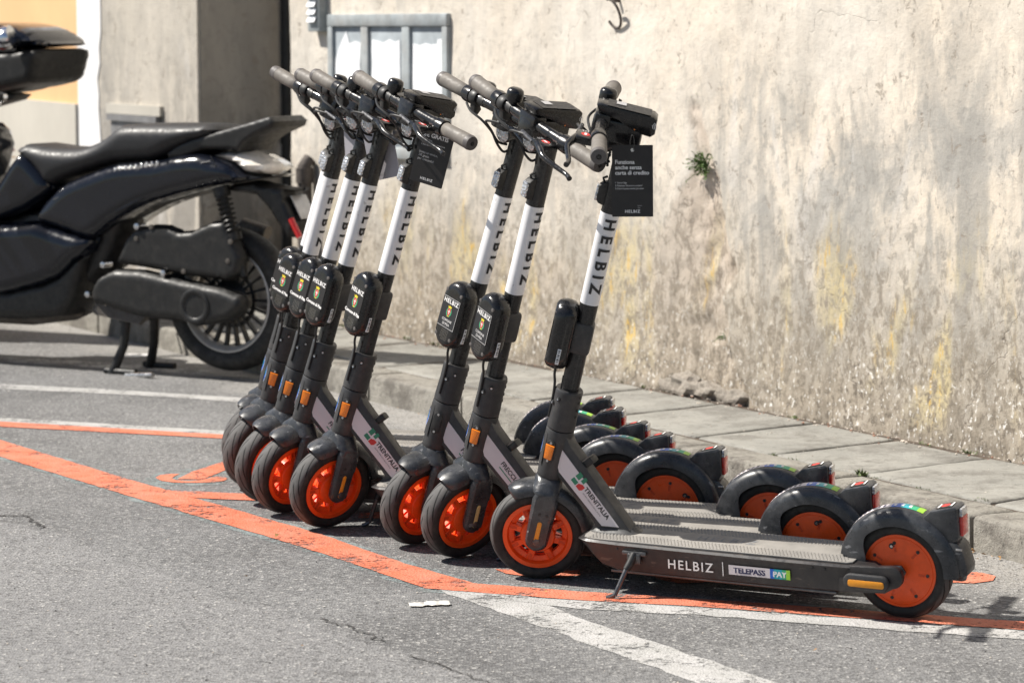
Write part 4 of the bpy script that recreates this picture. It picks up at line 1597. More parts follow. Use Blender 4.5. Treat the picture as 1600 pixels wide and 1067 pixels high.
    def label(kind):
        mb = MB()
        fx = .0802
        xd, yd = Vector((0, 1, 0)), Vector((0, 0, 1))
        mb.prism(rrect(0, .692, .070, .088, .002, 2), .0796, fx, 0, 'tag' if kind == 0 else 'ink', 'yz')
        fx += .0003
        if kind == 0:
            mb.text('HELBIZ', .0168, 'ink_white', (fx, 0, .7195), xd, yd, .035, 1.2)
            crest(mb, (fx, 0, .6925), xd, yd, .0205)
            mb.text('Comune di Pisa', .0125, 'ink_white', (fx, 0, .6575), xd, yd, .04, .96)
        else:
            for z in (.7335, .6515):
                mb.poly([(fx, -.034, z), (fx, .034, z), (fx, .034, z + .0008), (fx, -.034, z + .0008)], 'ink_white')
            mb.poly([(fx, .0335, .6515), (fx, .0343, .6515), (fx, .0343, .7343), (fx, .0335, .7343)], 'ink_white')
            mb.text('HELBIZ', .0165, 'ink_white', (fx, 0, .7185), xd, yd, .035, 1.2)
            crest(mb, (fx, 0, .6955), xd, yd, .0175)
            mb.text('COMUNE', .0100, 'ink_white', (fx, 0, .6685), xd, yd, .0, .95)
            mb.text('DI PISA', .0100, 'ink_white', (fx, 0, .6575), xd, yd, .0, .95)
        return mb.build('module_label', recalc=False)
    SC['label0'], SC['label1'] = label(0), label(1)
    mb = MB()
    for r in range(6):
        for c in range(5):
            y, z = -.013 + c * .0062 + r * .0002, .6165 + r * .0052
            if (y / .017) ** 2 + ((z - .630) / .019) ** 2 > 1:
                continue
            fx = .0801
            mb.poly([(fx, y, z), (fx, y + .0042, z + .0030), (fx, y + .0042, z + .0042), (fx, y, z + .0012)], 'grip')
    SC['speaker'] = mb.build('speaker_grille', recalc=False)
    mb = MB()
    mb.prism([(.043, .622), (.052, .622), (.052, .664), (.043, .664)], .0455, .0496, .0006, 'paper')
    for k in range(9):
        z = .625 + k * .0041
        mb.poly([(.0445, .0500, z), (.0505, .0500, z), (.0505, .0500, z + .0012 + .001 * (k % 3)), (.0445, .0500, z + .0012 + .001 * (k % 3))], 'ink')
    SC['barcode'] = mb.build('barcode_sticker', recalc=False)
    # lamps
    mb = MB()
    mb.prism([(.020, 1.048), (.036, 1.052), (.042, 1.060), (.042, 1.098), (.034, 1.106), (.020, 1.112)], -.0135, .0135, .004, 'matte')
    mb.tube([(.03, 0, 1.104), (.036, 0, 1.116), (.026, 0, 1.122)], .0035, 'rubber', 6)
    SC['front_lamp'] = mb.build('front_lamp', 40)
    mb = MB()
    mb.prism(rrect(0, 1.078, .0215, .043, .006, 4), .040, .0475, .002, 'lens', 'yz')
    SC['front_lamp_lens'] = mb.build('lamp_lens', 40)
    MH = Matrix.Translation((.052, 0, 1.21)) @ Matrix.Rotation(radians(14), 4, 'Y')
    mb = MB()
    mb.lathe([(.012, -.045), (.022, -.032), (.0275, -.008), (.0285, .012), (.0265, .014)], 'gloss', 'x', 28, MH)
    SC['headlight'] = mb.build('headlight', 40)
    mb = MB()
    mb.lathe([(.026, .012), (.0245, .017), (.017, .021), (.006, .0235), (.001, .024)], 'lens', 'x', 24, MH)
    SC['headlight_lens'] = mb.build('headlight_lens', 50)
    # handlebar
    BF, BA = .070, 1.262
    mb = MB()
    mb.tube([(BF - .010, -.295, BA - .002), (BF - .002, -.16, BA), (BF, -.05, BA), (BF, .05, BA), (BF - .002, .16, BA), (BF - .010, .295, BA - .002)], .0152, 'gloss', 18, sub=4)
    mb.rbox((-.034, -.030, 1.216), (.094, .030, 1.274), .010, 'gloss')
    mb.rbox((.050, -.036, 1.243), (.092, .036, 1.286), .008, 'gloss')
    SC['handlebar'] = mb.build('handlebar', 40)
    for s, nm in ((1, 'gripL'), (-1, 'gripR')):
        mb = MB()
        L0, L1 = .174, .300
        prof = [(.0150, s * L0), (.0186, s * (L0 + .003)), (.0190, s * .21), (.0200, s * .25), (.0205, s * (L1 - .016))]
        M = Matrix.Translation((BF - .0066, s * .237, BA - .001)) @ Matrix.Rotation(radians(3.4) * s, 4, 'Z') @ Matrix.Translation((0, -s * .237, 0))
        mb.lathe(prof, 'grip', 'y', 24, M)
        mb.lathe([(.0209, s * (L1 - .016)), (.0212, s * (L1 - .009)), (.0192, s * L1), (.0065, s * (L1 + .0015)), (.006, s * (L1 - .004))], 'grip_end', 'y', 24, M)
        mb.lathe([(.0045, s * (L1 - .002)), (.0045, s * (L1 + .0022))], 'matte', 'y', 12, M)
        SC[nm] = mb.build('grip', 50)
        mb = MB()
        mb.lathe([(.0165, s * .143), (.0228, s * .146), (.0238, s * .166), (.0225, s * .175), (.015, s * .176)], 'gloss', 'y', 24, M)
        SC[nm + '_ring'] = mb.build('grip_clamp', 40)
    mb = MB()
    MBl = Matrix.Translation((BF, -.098, BA + .012))
    mb.lathe([(.012, 0), (.013, .006), (.0215, .009), (.0225, .014), (.0225, .030), (.0205, .037), (.014, .0415), (.004, .0425)], 'gloss', 'z', 28, MBl)
    mb.lathe([(.016, -.010), (.016, .010)], 'matte', 'y', 16, Matrix.Translation((BF, -.098, BA)))
    mb.tube([(BF - .010, -.098, BA + .018), (BF - .030, -.100, BA + .021), (BF - .033, -.101, BA + .030)], [.0035, .004, .005], 'matte', 8)
    SC['bell'] = mb.build('bell', 40)
    mb = MB()
    mb.prism([(.084, 1.288), (.092, 1.304), (.080, 1.309), (-.052, 1.305), (-.062, 1.298), (-.064, 1.262), (-.054, 1.252), (-.010, 1.256), (.030, 1.276)], -.031, .031, .006, 'gloss')
    SC['console'] = mb.build('console', 40)
    mb = MB()
    for s in (1, -1):
        y = s * .0316
        for r in (.006, .010, .014):
            pts = [(-.049 + r * cos(radians(a)), 1.279 + r * sin(radians(a))) for a in range(120, 201, 10)]
            for i in range(len(pts) - 1):
                a, b = Vector((pts[i][0], y, pts[i][1])), Vector((pts[i + 1][0], y, pts[i + 1][1]))
                d = (b - a).normalized()
                w = Vector((-d.z, 0, d.x)) * .0009
                mb.poly([a - w, b - w, b + w, a + w], 'ink_white')
        c = [(-.012 + .002 * cos(k), y, 1.264 + .002 * sin(k)) for k in [i * pi / 4 for i in range(8)]]
        mb.poly(c, 'amber')
    mb.poly([(-.045, -.028, 1.3068), (.066, -.028, 1.3096), (.066, .028, 1.3096), (-.045, .028, 1.3068)], 'ink')
    mb.poly([(.020, -.020, 1.3106), (.045, -.020, 1.3109), (.045, .004, 1.3109), (.020, .004, 1.3106)], 'ink_grey')
    SC['console_print'] = mb.build('console_print', recalc=False)
    # brake lever on the left, throttle on the right
    mb = MB()
    mb.rbox((BF + .010, .082, BA - .030), (BF + .056, .146, BA - .010), .005, 'gloss')
    mb.lathe([(.018, .125), (.018, .148)], 'gloss', 'y', 18, Matrix.Translation((BF, 0, BA)))
    mb.tube([(BF + .047, .030, BA - .016), (BF + .052, .090, BA - .020)], .006, 'metal', 8)
    SC['brake_mount'] = mb.build('brake_mount', 40)
    mb = MB()
    P_ = [(BF + .048, .110, BA - .020), (BF + .062, .145, BA - .024), (BF + .070, .175, BA - .030), (BF + .064, .220, BA - .036), (BF + .058, .262, BA - .040), (BF + .062, .285, BA - .043)]
    rs = [.011, .010, .0075, .0065, .006, .007]
    mb.tube(P_, rs, 'gloss', 10, sub=4)
    SC['brake_lever'] = mb.build('brake_lever', 40)
    mb = MB()
    O = Vector((BF + .033, .118, BA - .0096))
    mb.poly([O + Vector((.011 * cos(k), .013 * sin(k), 0)) for k in [i * pi / 6 for i in range(12)]], 'red')
    mb.poly([O + Vector((a, b, .0003)) for a, b in ((-.003, -.009), (.003, -.009), (.003, .007), (-.003, .007))], 'ink_white')
    for k in range(3):
        mb.poly([O + Vector((a - .006 + k * .006, b - .024, .0003)) for a, b in ((0, -.006), (.002, -.006), (.002, .006), (0, .006))], 'ink_grey')
    SC['brake_sticker'] = mb.build('brake_sticker', recalc=False)
    mb = MB()
    mb.lathe([(.019, -.118), (.021, -.122), (.021, -.142), (.018, -.146)], 'matte', 'y', 20, Matrix.Translation((BF, 0, BA)))
    mb.prism([(BF - .012, BA - .018), (BF - .020, BA - .030), (BF - .012, BA - .046), (BF + .004, BA - .040), (BF + .010, BA - .016)], -.142, -.120, .004, 'matte')
    SC['throttle'] = mb.build('throttle', 40)
    for nm, pts in (('cable1', [(BF + .050, .050, BA - .017), (BF + .058, .012, BA - .022), (BF + .048, -.018, BA - .034), (.086, -.020, 1.203), (.066, -.008, 1.173), (.046, .002, 1.156), (.030, .004, 1.163)]),
                    ('cable2', [(BF + .022, -.140, BA - .020), (BF + .036, -.100, BA - .030), (BF + .030, -.055, BA - .040), (.082, -.030, 1.203), (.060, -.014, 1.178), (.030, -.010, 1.173)]),
                    ('cable3', [(.046, .0, .602), (.047, .002, .58), (.041, .004, .555), (.038, .004, .52), (.0375, .004, .46)]),
                    ('cable4', [(.034, .006, 1.188), (.036, .008, 1.168), (.033, .008, 1.15)])):
        mb = MB()
        mb.tube(pts, .0035, 'rubber', 7, sub=5)
        SC[nm] = mb.build('cable', 50)


build_scooter_meshes()

HUBM = Matrix.Translation((HUB_F, 0, HUB_A))
REARM = Matrix.Translation((0, 0, WR))


def scooter(q, steer, label, decal, lab, strip, amber=True, wheel_roll=0.0):
    X, Y, yaw, lean = q
    L = 1.0129
    h = Vector((-sin(yaw), cos(yaw), 0))
    z0, z1 = road_z(X, Y), road_z(X + L * h.x, Y + L * h.y)
    fx = Vector((h.x, h.y, (z1 - z0) / L)).normalized()
    lf = Vector((-h.y, h.x, 0)).normalized()
    up = fx.cross(lf)
    up2 = up * cos(lean) + lf * sin(lean)
    lf2 = lf * cos(lean) - up * sin(lean)
    root = obj('rental_scooter', None)
    root.matrix_world = Matrix(((fx.x, lf2.x, up2.x, X), (fx.y, lf2.y, up2.y, Y), (fx.z, lf2.z, up2.z, z0), (0, 0, 0, 1)))
    tag(root, label, 'scooter', 'rental e-scooters parked in a row')
    I = Matrix.Identity(4)
    A = MAX
    S = MAX @ Matrix.Rotation(radians(steer), 4, 'Z')

    def part(name, mesh, M=I, subs=()):
        o = obj(name, SC[mesh], root, M)
        for s in subs:
            c = obj(s[0], SC[s[1]], o, s[2] if len(s) > 2 else I)
            if s[0] == 'grip_studs':
                c['kind'] = 'stuff'
        return o
    part('deck', 'deck', I, [('side_print', 'side_print1'), ('side_print', 'side_print-1')])
    part('grip_mat', 'grip_mat', I, [('grip_studs', 'grip_studs'), ('mat_lettering', 'mat_lettering')])
    part('side_guard', 'side_guard_left', I, [('reflector_strip', 'side_guard_left_strip')])
    part('side_guard', 'side_guard_right', I, [('reflector_strip', 'side_guard_right_strip')])
    rw = obj('rear_wheel', SC['disc'], root, REARM @ Matrix.Rotation(wheel_roll, 4, 'Y'))
    obj('tyre', SC['tyre'], rw)
    part('rear_fender', 'rear_fender', I, [('fender_sticker', 'fender_sticker'), ('mud_flap', 'mud_flap')])
    part('tail_housing', 'tail_housing', I, [('tail_light', 'tail_light'), ('tail_sticker', 'tail_sticker')])
    part('neck', 'neck', Matrix.Translation((-.011, 0, 0)), [('frame_decal', 'decal%d' % decal), ('neck_clip', 'neck_clip')])
    # kickstand swung until its foot meets the road
    pv = Vector((.690, .0935, .128))
    ks = part('kickstand_bracket', 'kick_bracket', Matrix.Translation(pv))
    best, ang = 1e9, 0
    for k in range(-300, 300):
        a = k * .004
        y = pv.y + (.044 * cos(a) + .1125 * sin(a))
        z = pv.z + (.044 * sin(a) - .1125 * cos(a))
        e = abs(z - .005 - y * math.tan(lean))
        if e < best and y > pv.y:
            best, ang = e, a
    obj('stand_leg', SC['kickstand'], ks, Matrix.Rotation(ang, 4, 'X'))
    subs = []
    part('head_tube', 'head_tube', A, [('badge', 'badge')])
    for nm in 'LR':
        part('reflector_holder', 'refl_holder' + nm, A, [('reflector', 'refl' + nm)] if amber or nm == 'R' else [])
    part('collar', 'collar', S)
    part('stem', 'stem', S, [('white_sleeve', 'sleeve'), ('lettering', 'stem_lettering1'), ('lettering', 'stem_lettering')])
    part('fork', 'fork', S, [('reflector_strip', 'fork_strip%dL' % strip), ('reflector_strip', 'fork_strip%dR' % strip)])
    fw = obj('front_wheel', SC['rim'], root, S @ HUBM @ Matrix.Rotation(wheel_roll * 1.7 + .2, 4, 'Y'))
    obj('tyre', SC['tyre'], fw)
    part('front_fender', 'front_fender', S)
    part('lock_module', 'module', S, [('label_print', 'label%d' % lab), ('speaker_grille', 'speaker'), ('barcode_sticker', 'barcode'), ('module_clamp', 'module_clamp')])
    part('front_lamp', 'front_lamp', S, [('lamp_lens', 'front_lamp_lens')])
    part('headlight', 'headlight', S, [('headlight_lens', 'headlight_lens')])
    part('handlebar', 'handlebar', S, [('grip_clamp', 'gripL_ring'), ('grip_clamp', 'gripR_ring')])
    part('grip', 'gripL', S)
    part('grip', 'gripR', S)
    part('bell', 'bell', S)
    part('console', 'console', S, [('console_print', 'console_print')])
    part('brake_mount', 'brake_mount', S, [('brake_lever', 'brake_lever'), ('sticker', 'brake_sticker')])
    part('throttle', 'throttle', S)
    for k in range(1, 5):
        part('cable', 'cable%d' % k, S)
    return root, S


SPEC = [
    (8, (.9720, 7.0000, 1.0800, .1500), 23, 'nearest rental e-scooter at the right end of the row, shown whole from the side', 0, 0, 0, True),
    (7, (.7960, 7.3320, 1.1380, .1500), 58, 'second rental e-scooter from the right, with a pale yellow strip on its fork', 1, 1, 1, True),
    (6, (.7033, 7.6158, 1.2328, .0792), 60, 'third rental e-scooter from the right, its amber head reflector missing', 1, 1, 1, False),
    (5, (.4389, 7.9025, 1.2500, .0704), 54, 'fourth rental e-scooter from the right, carrying the tilted black 2-euro card', 0, 0, 0, True),
    (4, (.3086, 8.1636, 1.2609, .0522), 58, 'fifth rental e-scooter from the right, first behind the one with the 2-euro tag', 1, 0, 0, True),
    (3, (.2457, 8.3951, 1.2911, .0274), 58, 'sixth rental e-scooter from the right, third from the far end of the row', 0, 0, 0, True),
    (2, (.1908, 8.7290, 1.3278, .1032), 57, 'second farthest rental e-scooter, seventh from the right', 0, 0, 0, True),
    (1, (.1640, 8.9900, 1.3430, .0850), 58, 'farthest rental e-scooter at the back of the row, almost hidden by the one before it', 0, 0, 0, True),
]
SCOOT = {}
for k, q, st, lab_, dec, lb, strip, amb in SPEC:
    SCOOT[k] = scooter(q, st, lab_, dec, lb, strip, amb, .4 * k)


# ---- card tags hanging from handlebars: things of their own
def hang_tag(key, top, normal_to, tilt, w, h, kind, label):
    """top: world point of the tie; the card hangs below it, turned towards normal_to"""
    n = Vector((normal_to.x, normal_to.y, 0)).normalized()
    xd = Vector((-n.y, n.x, 0))
    z = Vector((0, 0, 1))
    M = Matrix((((xd.x, z.x, n.x, top.x)), ((xd.y, z.y, n.y, top.y)), ((xd.z, z.z, n.z, top.z)), (0, 0, 0, 1))) @ Matrix.Rotation(radians(tilt), 4, 'Z')
    mb = MB()
    mb.prism(rrect(0, -h / 2, w, h, .002, 2), -.0006, .0006, 0, 'tag' if kind < 2 else 'tagback', 'xy')
    root = obj('hang_tag', mb.build('hang_tag'), None, M)
    tag(root, label, 'tag', 'card tags hung on the handlebars')
    mb = MB()
    prints = []
    if kind == 0:
        L = -w / 2 + .008
        for i, t in enumerate(('Funziona', 'anche senza', 'carta di credito')):
            mb.text(t, .0138, 'ink_white', (L, -.046 - i * .0132, .0010), (1, 0, 0), (0, 1, 0), .022, .98, 'l')
        prints.append(('headline', mb))
        mb = MB()
        for i, t in enumerate(("1. Scarica l'app", '2. Seleziona "Ricarica in contanti"', '3. Cerca il punto vendita più vicino')):
            mb.text(t, .0056, 'ink_white', (L, -.094 - i * .0072, .0010), (1, 0, 0), (0, 1, 0), .0, .98, 'l', sx=.92)
        prints.append(('small_print', mb))
        mb = MB()
        mb.text('Scarica', .004, 'ink_grey', (.012, -.150, .001), (1, 0, 0), (0, 1, 0), 0, 1, 'l')
        mb.text("l'app", .004, 'ink_grey', (.012, -.155, .001), (1, 0, 0), (0, 1, 0), 0, 1, 'l')
        prints.append(('small_print', mb))
        mb = MB()
        mb.text('HELBIZ', .0098, 'ink_white', (0, -h + .010, .0010), (1, 0, 0), (0, 1, 0), .03, 1.25)
    elif kind == 1:
        L = -w / 2 + .010
        mb.text('2€ GRATIS', .0165, 'ink_white', (L, -.047, .0010), (1, 0, 0), (0, 1, 0), .028, .95, 'l')
        prints.append(('headline', mb))
        mb = MB()
        for i, t in enumerate(("1. Scarica l'app", '2. Inserisci il codice promozionale', '3. Parti con i tuoi 2€ gratis')):
            mb.text(t, .0056, 'ink_white', (L, -.058 - i * .0072, .0010), (1, 0, 0), (0, 1, 0), .0, .98, 'l', sx=.94)
        prints.append(('small_print', mb))
        mb = MB()
        for i, t in enumerate(('Invita un amico,', '2€ gratis', 'per entrambi!')):
            mb.text(t, .0095, 'ink_grey', (L, -.095 - i * .0095, .0010), (1, 0, 0), (0, 1, 0), .0, .95, 'l')
        prints.append(('small_print', mb))
        mb = MB()
        mb.text('HELBIZ', .0098, 'ink_white', (0, -h + .010, .0010), (1, 0, 0), (0, 1, 0), .03, 1.25)
    else:
        mb.text('HELBIZ', .0098, 'ink_grey', (0, -h + .012, .0010), (1, 0, 0), (0, 1, 0), .0, 1.25)
    prints.append(('lettering', mb))
    for nm, m_ in prints:
        if m_.v:
            obj(nm, m_.build(nm, recalc=False), root)
    mb = MB()
    mb.tube([(-.003, -.012, -.003), (-.006, .004, -.004), (-.002, .022, 0), (.003, .022, .001), (.005, .004, .003), (.003, -.012, .003)], .0012, 'rubber', 6, sub=4)
    mb.lathe([(.0045, -.0009), (.0045, .0009)], 'steel', 'z', 12, Matrix.Translation((0, -.012, 0)))
    obj('tie', mb.build('tie'), root)
    return root


def at_depth(px, py, d):
    return Vector((0, 0, CAM_H)) + ray(px, py) * d


def stem_top(k):
    r, S = SCOOT[k]
    return r.matrix_world @ S @ Vector((0, 0, 1.24))


d8, d5, d4, d3 = stem_top(8).y - .09, stem_top(5).y - .10, stem_top(4).y + .035, stem_top(3).y + .04
hang_tag(8, at_depth(988, 227, d8), Vector((-.10, -1, 0)), 0.6, .101, .176, 0, 'black card reading Funziona anche senza carta di credito, hung on the nearest scooter')
hang_tag(5, at_depth(689, 192, d5), Vector((-.35, -1, 0)), -15.5, .100, .176, 1, 'black card reading 2€ GRATIS hung tilted on the fourth scooter from the right')
hang_tag(4, at_depth(586, 186, d4), Vector((-.55, -1, 0)), 12, .100, .176, 2, 'pale card seen behind the stem of the fifth scooter from the right')
hang_tag(3, at_depth(556, 182, d3), Vector((-.75, -1, 0)), 4, .100, .176, 2, 'pale card seen behind the stem of the sixth scooter from the right')
# ================================================================== MOTORBIKES
BYAW = radians(61)
bf = Vector((-sin(BYAW), cos(BYAW), 0))
bl = Vector((-bf.y, bf.x, 0))


def bike_frame(px, py):
    p = on_road(px, py)
    return Matrix(((bf.x, bl.x, 0, p.x), (bf.y, bl.y, 0, p.y), (0, 0, 1, p.z), (0, 0, 0, 1)))


MB1 = bike_frame(358, 590)


def B(px, py, y=0.0, M=None):
    """point (x, z) of the bike's own upright plane at lateral offset y"""
    M = M or MB1
    o = M.translation + bl * y
    d = ray(px, py)
    c = Vector((0, 0, CAM_H))
    t = (o - c).dot(bl) / d.dot(bl)
    q = c + d * t - M.translation
    return q.dot(bf), q.z


def Bs(pts, y=0.0, M=None):
    return [B(a, b, y, M) for a, b in pts]


BK = []      # (name, mesh, sub-parts) for copying


def bpart(name, mb, parent=None, sharp=40):
    BK.append((name, mb.build(name, sharp), parent))
    return len(BK) - 1


hx, hz = B(358, 467.5, .02)


def wheel_meshes(xc, zc, name, disc=True):
    T = Matrix.Translation((xc, 0, zc))
    mb = MB()
    prof = [(.216, -.045), (.232, -.058), (.255, -.066), (.275, -.062), (.290, -.045), (.298, -.022), (.300, 0), (.298, .022), (.290, .045), (.275, .062), (.255, .066), (.232, .058), (.216, .045)]
    mb.lathe(prof, 'bikerubber', 'y', 80, T, close_ends=False)
    t = bpart(name, mb)
    mb = MB()
    for s in (-1, 1):
        mb.lathe([(.221, s * .030), (.222, s * .048), (.214, s * .050), (.208, s * .044), (.197, s * .030), (.196, s * .004)], 'rim', 'y', 72, T, close_ends=False)
    bpart('rim', mb, t)
    mb = MB()
    n = 22
    for k in range(n):
        R = T @ Matrix.Rotation(2 * pi * k / n, 4, 'Y')
        mb.loft([[(.075, -.014, -.006), (.075, .014, -.006), (.075, .014, .006), (.075, -.014, .006)],
                 [(.14, -.011, -.0055), (.14, .011, -.0055), (.14, .011, .0055), (.14, -.011, .0055)],
                 [(.20, -.010, -.008), (.20, .010, -.008), (.20, .010, .008), (.20, -.010, .008)]], 'rimdark', M=R, smooth=False)
    mb.lathe([(.085, -.014), (.085, .014), (.078, .018), (.04, .05), (.04, -.05), (.078, -.018)], 'rimdark', 'y', 32, T)
    for r in (.112,):
        mb.lathe([(r - .008, -.007), (r + .008, -.007), (r + .008, .007), (r - .008, .007), (r - .008, -.007)], 'rimdark', 'y', 40, T, close_ends=False)
    bpart('spokes', mb, t)
    return t


wheel_meshes(hx, hz, 'rear_wheel')

# seat
mb = MB()
seat = Bs([(51, 235), (58, 228), (68, 223.5), (107, 229), (148, 230), (177, 221), (206, 200), (219, 194), (250, 192.5), (300, 192.5), (345, 193.5), (361, 198), (366, 207), (345, 216), (324, 222), (287, 240), (262, 250),
           (206, 253), (165, 265), (124, 279), (100, 292), (92, 282), (80, 264)])
mb.pillow(smooth_outline(seat, 2), 0, .150, .060, 'seat', 'xz', .018, edge=.085)
s_ = bpart('seat', mb, None, 60)
mb = MB()
for pts in ([(206, 201), (218, 222), (237, 241)], [(204, 244), (214, 226), (235, 214), (262, 208), (300, 206)]):
    q = [B(a, b, .13) for a, b in pts]
    mb2 = [(x, .128 + .0 * i, z) for i, (x, z) in enumerate(q)]
    mb.tube(mb2, .006, 'seat', 6, sub=4)
    bpart('seam', mb, s_)
    mb = MB()
# painted nose under the seat
mb.pillow(Bs([(51, 235), (66, 247), (82, 264), (95, 283), (100, 292), (84, 308), (60, 325), (30, 337), (4, 345), (-20, 340), (-8, 315), (18, 285), (36, 255)], .05), 0, .160, .045, 'bikepaint', 'xz', .018, edge=.115)
bpart('nose_panel', mb, None, 60)
# main side fairing
mb = MB()
cowl = Bs([(75, 341), (88, 318), (104, 300), (124, 284), (165, 267), (206, 254), (262, 250), (292, 243), (330, 240), (352, 247), (376, 256), (394, 272), (424, 276), (394, 281), (365, 286), (324, 296), (262, 313), (226, 328), (190, 350), (161, 372), (130, 362), (103, 353)], .06)
mb.pillow(smooth_outline(cowl, 2), 0, .178, .060, 'bikepaint', 'xz', .016, edge=.130)
c_ = bpart('side_fairing', mb, None, 60)
mb = MB()
for pts in ([(150, 340), (130, 338), (180, 330), (240, 300), (300, 283), (345, 276)],):
    q = [B(a, b, .17) for a, b in pts[1:]]
    mb.tube([(x, .160, z) for x, z in q], [.004, .012, .012, .010, .004], 'bikepaint', 8, sub=5)
bpart('fairing_crease', mb, c_)
# small metal badge letters
for k in range(9):
    mb = MB()
    px = 178 + k * 8.2
    x, z = B(px, 265.5 - k * 1.25, .175)
    mb.rbox((x - .008, .166, z - .010), (x + .006, .171, z + .010), .002, 'chrome', 1)
    bpart('badge', mb, c_)
for pts, y in (([(84, 312), (110, 303), (140, 300), (165, 290)], .17), ([(330, 243), (338, 262), (345, 285)], .165), ([(262, 252), (270, 262), (330, 252)], .165)):
    mb = MB()
    mb.tube([(B(a, b, y)[0], y + .004, B(a, b, y)[1]) for a, b in pts], .0022, 'rubber', 5, sub=5)
    bpart('panel_gap', mb, c_)
# lower belly fairing and running board
mb = MB()
mb.pillow(Bs([(-60, 352), (0, 349), (72, 343), (103, 354), (161, 372), (152, 392), (128, 410), (108, 432), (80, 444), (30, 458), (-60, 470)], .1), 0, .195, .06, 'bikepaint', 'xz', .02, edge=.12)
bpart('belly_fairing', mb, None, 60)
mb = MB()
mb.pillow(Bs([(-80, 452), (30, 452), (84, 440), (106, 430), (132, 404), (150, 396), (141, 425), (128, 470), (112, 492), (70, 496), (-80, 494)], .08), 0, .160, .03, 'bikeplastic', 'xz', .018, edge=.12)
bpart('under_cover', mb, None, 60)
mb = MB()
mb.pillow(Bs([(-90, 476), (40, 478), (110, 480), (146, 488), (120, 500), (52, 508), (-90, 500)]), 0, .12, .05, 'alloy', 'xz', .026)
bpart('engine_sump', mb, None, 60)
# grab rail and tail lens
mb = MB()
mb.pillow(Bs([(287, 238), (305, 224.5), (328, 215.5), (365, 205), (410, 192), (447, 181), (456, 189), (452, 198), (423, 211), (407, 223), (400, 236), (385, 232), (344, 232), (315, 244), (291, 248)]), 0, .13, .012, 'bikeplastic', 'xz', .010, edge=.115)
bpart('grab_rail', mb, None, 60)
mb = MB()
mb.pillow(Bs([(330, 240.5), (347, 236), (365, 233), (386, 234), (405, 241), (423, 250), (433, 258.5), (431, 268), (425, 274), (394, 274), (375, 257), (342, 250)], .05), 0, .14, .05, 'taillens', 'xz', .018)
bpart('tail_lens', mb, None, 60)
# rear mudguard with plate holder
mb = MB()
mb.pillow(Bs([(365, 288), (406, 281), (433, 287), (462, 292), (478, 293.5), (476, 299), (460, 298), (463, 313), (479, 346), (475, 366), (465, 375), (449, 350), (433, 325), (414, 305), (371, 300)]), 0, .085, .02, 'bikeplastic', 'xz', .012)
g_ = bpart('rear_mudguard', mb, None, 60)
mb = MB()
a, b = B(465, 305), B(481, 340)
d = Vector((b[0] - a[0], 0, b[1] - a[1]))
mb.loft([[(q[0] - o, y, q[1] - o * .4) for o, y in ((0, -.055), (0, .055), (.006, .055), (.006, -.055))] for q in (a, b)], 'rim', smooth=False)
bpart('number_plate', mb, g_)
mb = MB()
a, b = B(455, 342, .09), B(469, 371, .09)
mb.tube([(a[0], .092, a[1]), (b[0], .092, b[1])], .013, 'redlens', 10)
bpart('side_reflector', mb, g_)
# shock absorber
mb = MB()
p0_, p1_ = B(346, 292, .10), B(383, 432, .10)
P0, P1 = Vector((p0_[0], .105, p0_[1])), Vector((p1_[0], .105, p1_[1]))
mb.tube([P0, P1], [.020, .016], 'bikeplastic', 12)
mb.tube([P0, P0.lerp(P1, .10)], .036, 'bikeplastic', 14)
mb.tube([P0.lerp(P1, .52), P0.lerp(P1, .60)], .034, 'bikeplastic', 14)
k_ = bpart('shock_absorber', mb)
mb = MB()
ax = (P1 - P0).normalized()
e1 = ax.orthogonal().normalized()
e2 = ax.cross(e1)
mb.tube([P0.lerp(P1, .1 + .42 * i / 96) + (e1 * cos(i * 2 * pi / 12) + e2 * sin(i * 2 * pi / 12)) * .030 for i in range(97)], .0055, 'bikeplastic', 7)
bpart('spring', mb, k_)
# engine and transmission on the left of the wheel
mb = MB()
mb.pillow(Bs([(185, 400), (196, 372), (212, 356), (240, 351), (262, 352), (282, 362), (300, 360), (330, 346), (352, 344), (367, 376), (379, 402), (376, 428), (357, 440), (287, 431), (223, 419), (178, 412)], .13), .10, .045, .025, 'bikeplastic', 'xz', .014)
a_ = bpart('airbox_cover', mb, None, 60)
for px, py in ((213, 373), (236, 355), (360, 378), (356, 408), (287, 424), (216, 352)):
    mb = MB()
    x, z = B(px, py, .145)
    mb.lathe([(.011, .14), (.011, .148), (.006, .149)], 'alloy', 'y', 10, Matrix.Translation((x, 0, z)))
    bpart('bolt', mb, a_)
mb = MB()
mb.pillow(Bs([(143, 459), (147, 444), (155, 431), (178, 420), (223, 422), (287, 437), (350, 450), (378, 462), (383, 474), (380, 486), (362, 501), (330, 508), (304, 510), (280, 502), (223, 498), (147, 474)], .14), .11, .055, .03, 'bikeplastic', 'xz', .014)
t_ = bpart('transmission_case', mb, None, 60)
mb = MB()
x, z = B(304, 479, .165)
mb.lathe([(.076, .150), (.074, .168), (.066, .172), (.052, .170), (.048, .166), (.01, .167)], 'bikeplastic', 'y', 36, Matrix.Translation((x, 0, z)))
bpart('clutch_cover', mb, t_)
mb = MB()
for i in range(5):
    pa, pb = (147, 476 + i * 3.6), (228 - i * 3, 494 + i * 3.0)
    a, b = B(*pa, .15), B(*pb, .15)
    mb.tube([(a[0], .14, a[1]), (b[0], .14, b[1])], .0048, 'alloy', 6)
mb.pillow(Bs([(147, 474), (229, 494), (219, 508), (150, 490)], .1), .09, .05, .02, 'alloy', 'xz', .012)
bpart('cooling_fins', mb, t_)
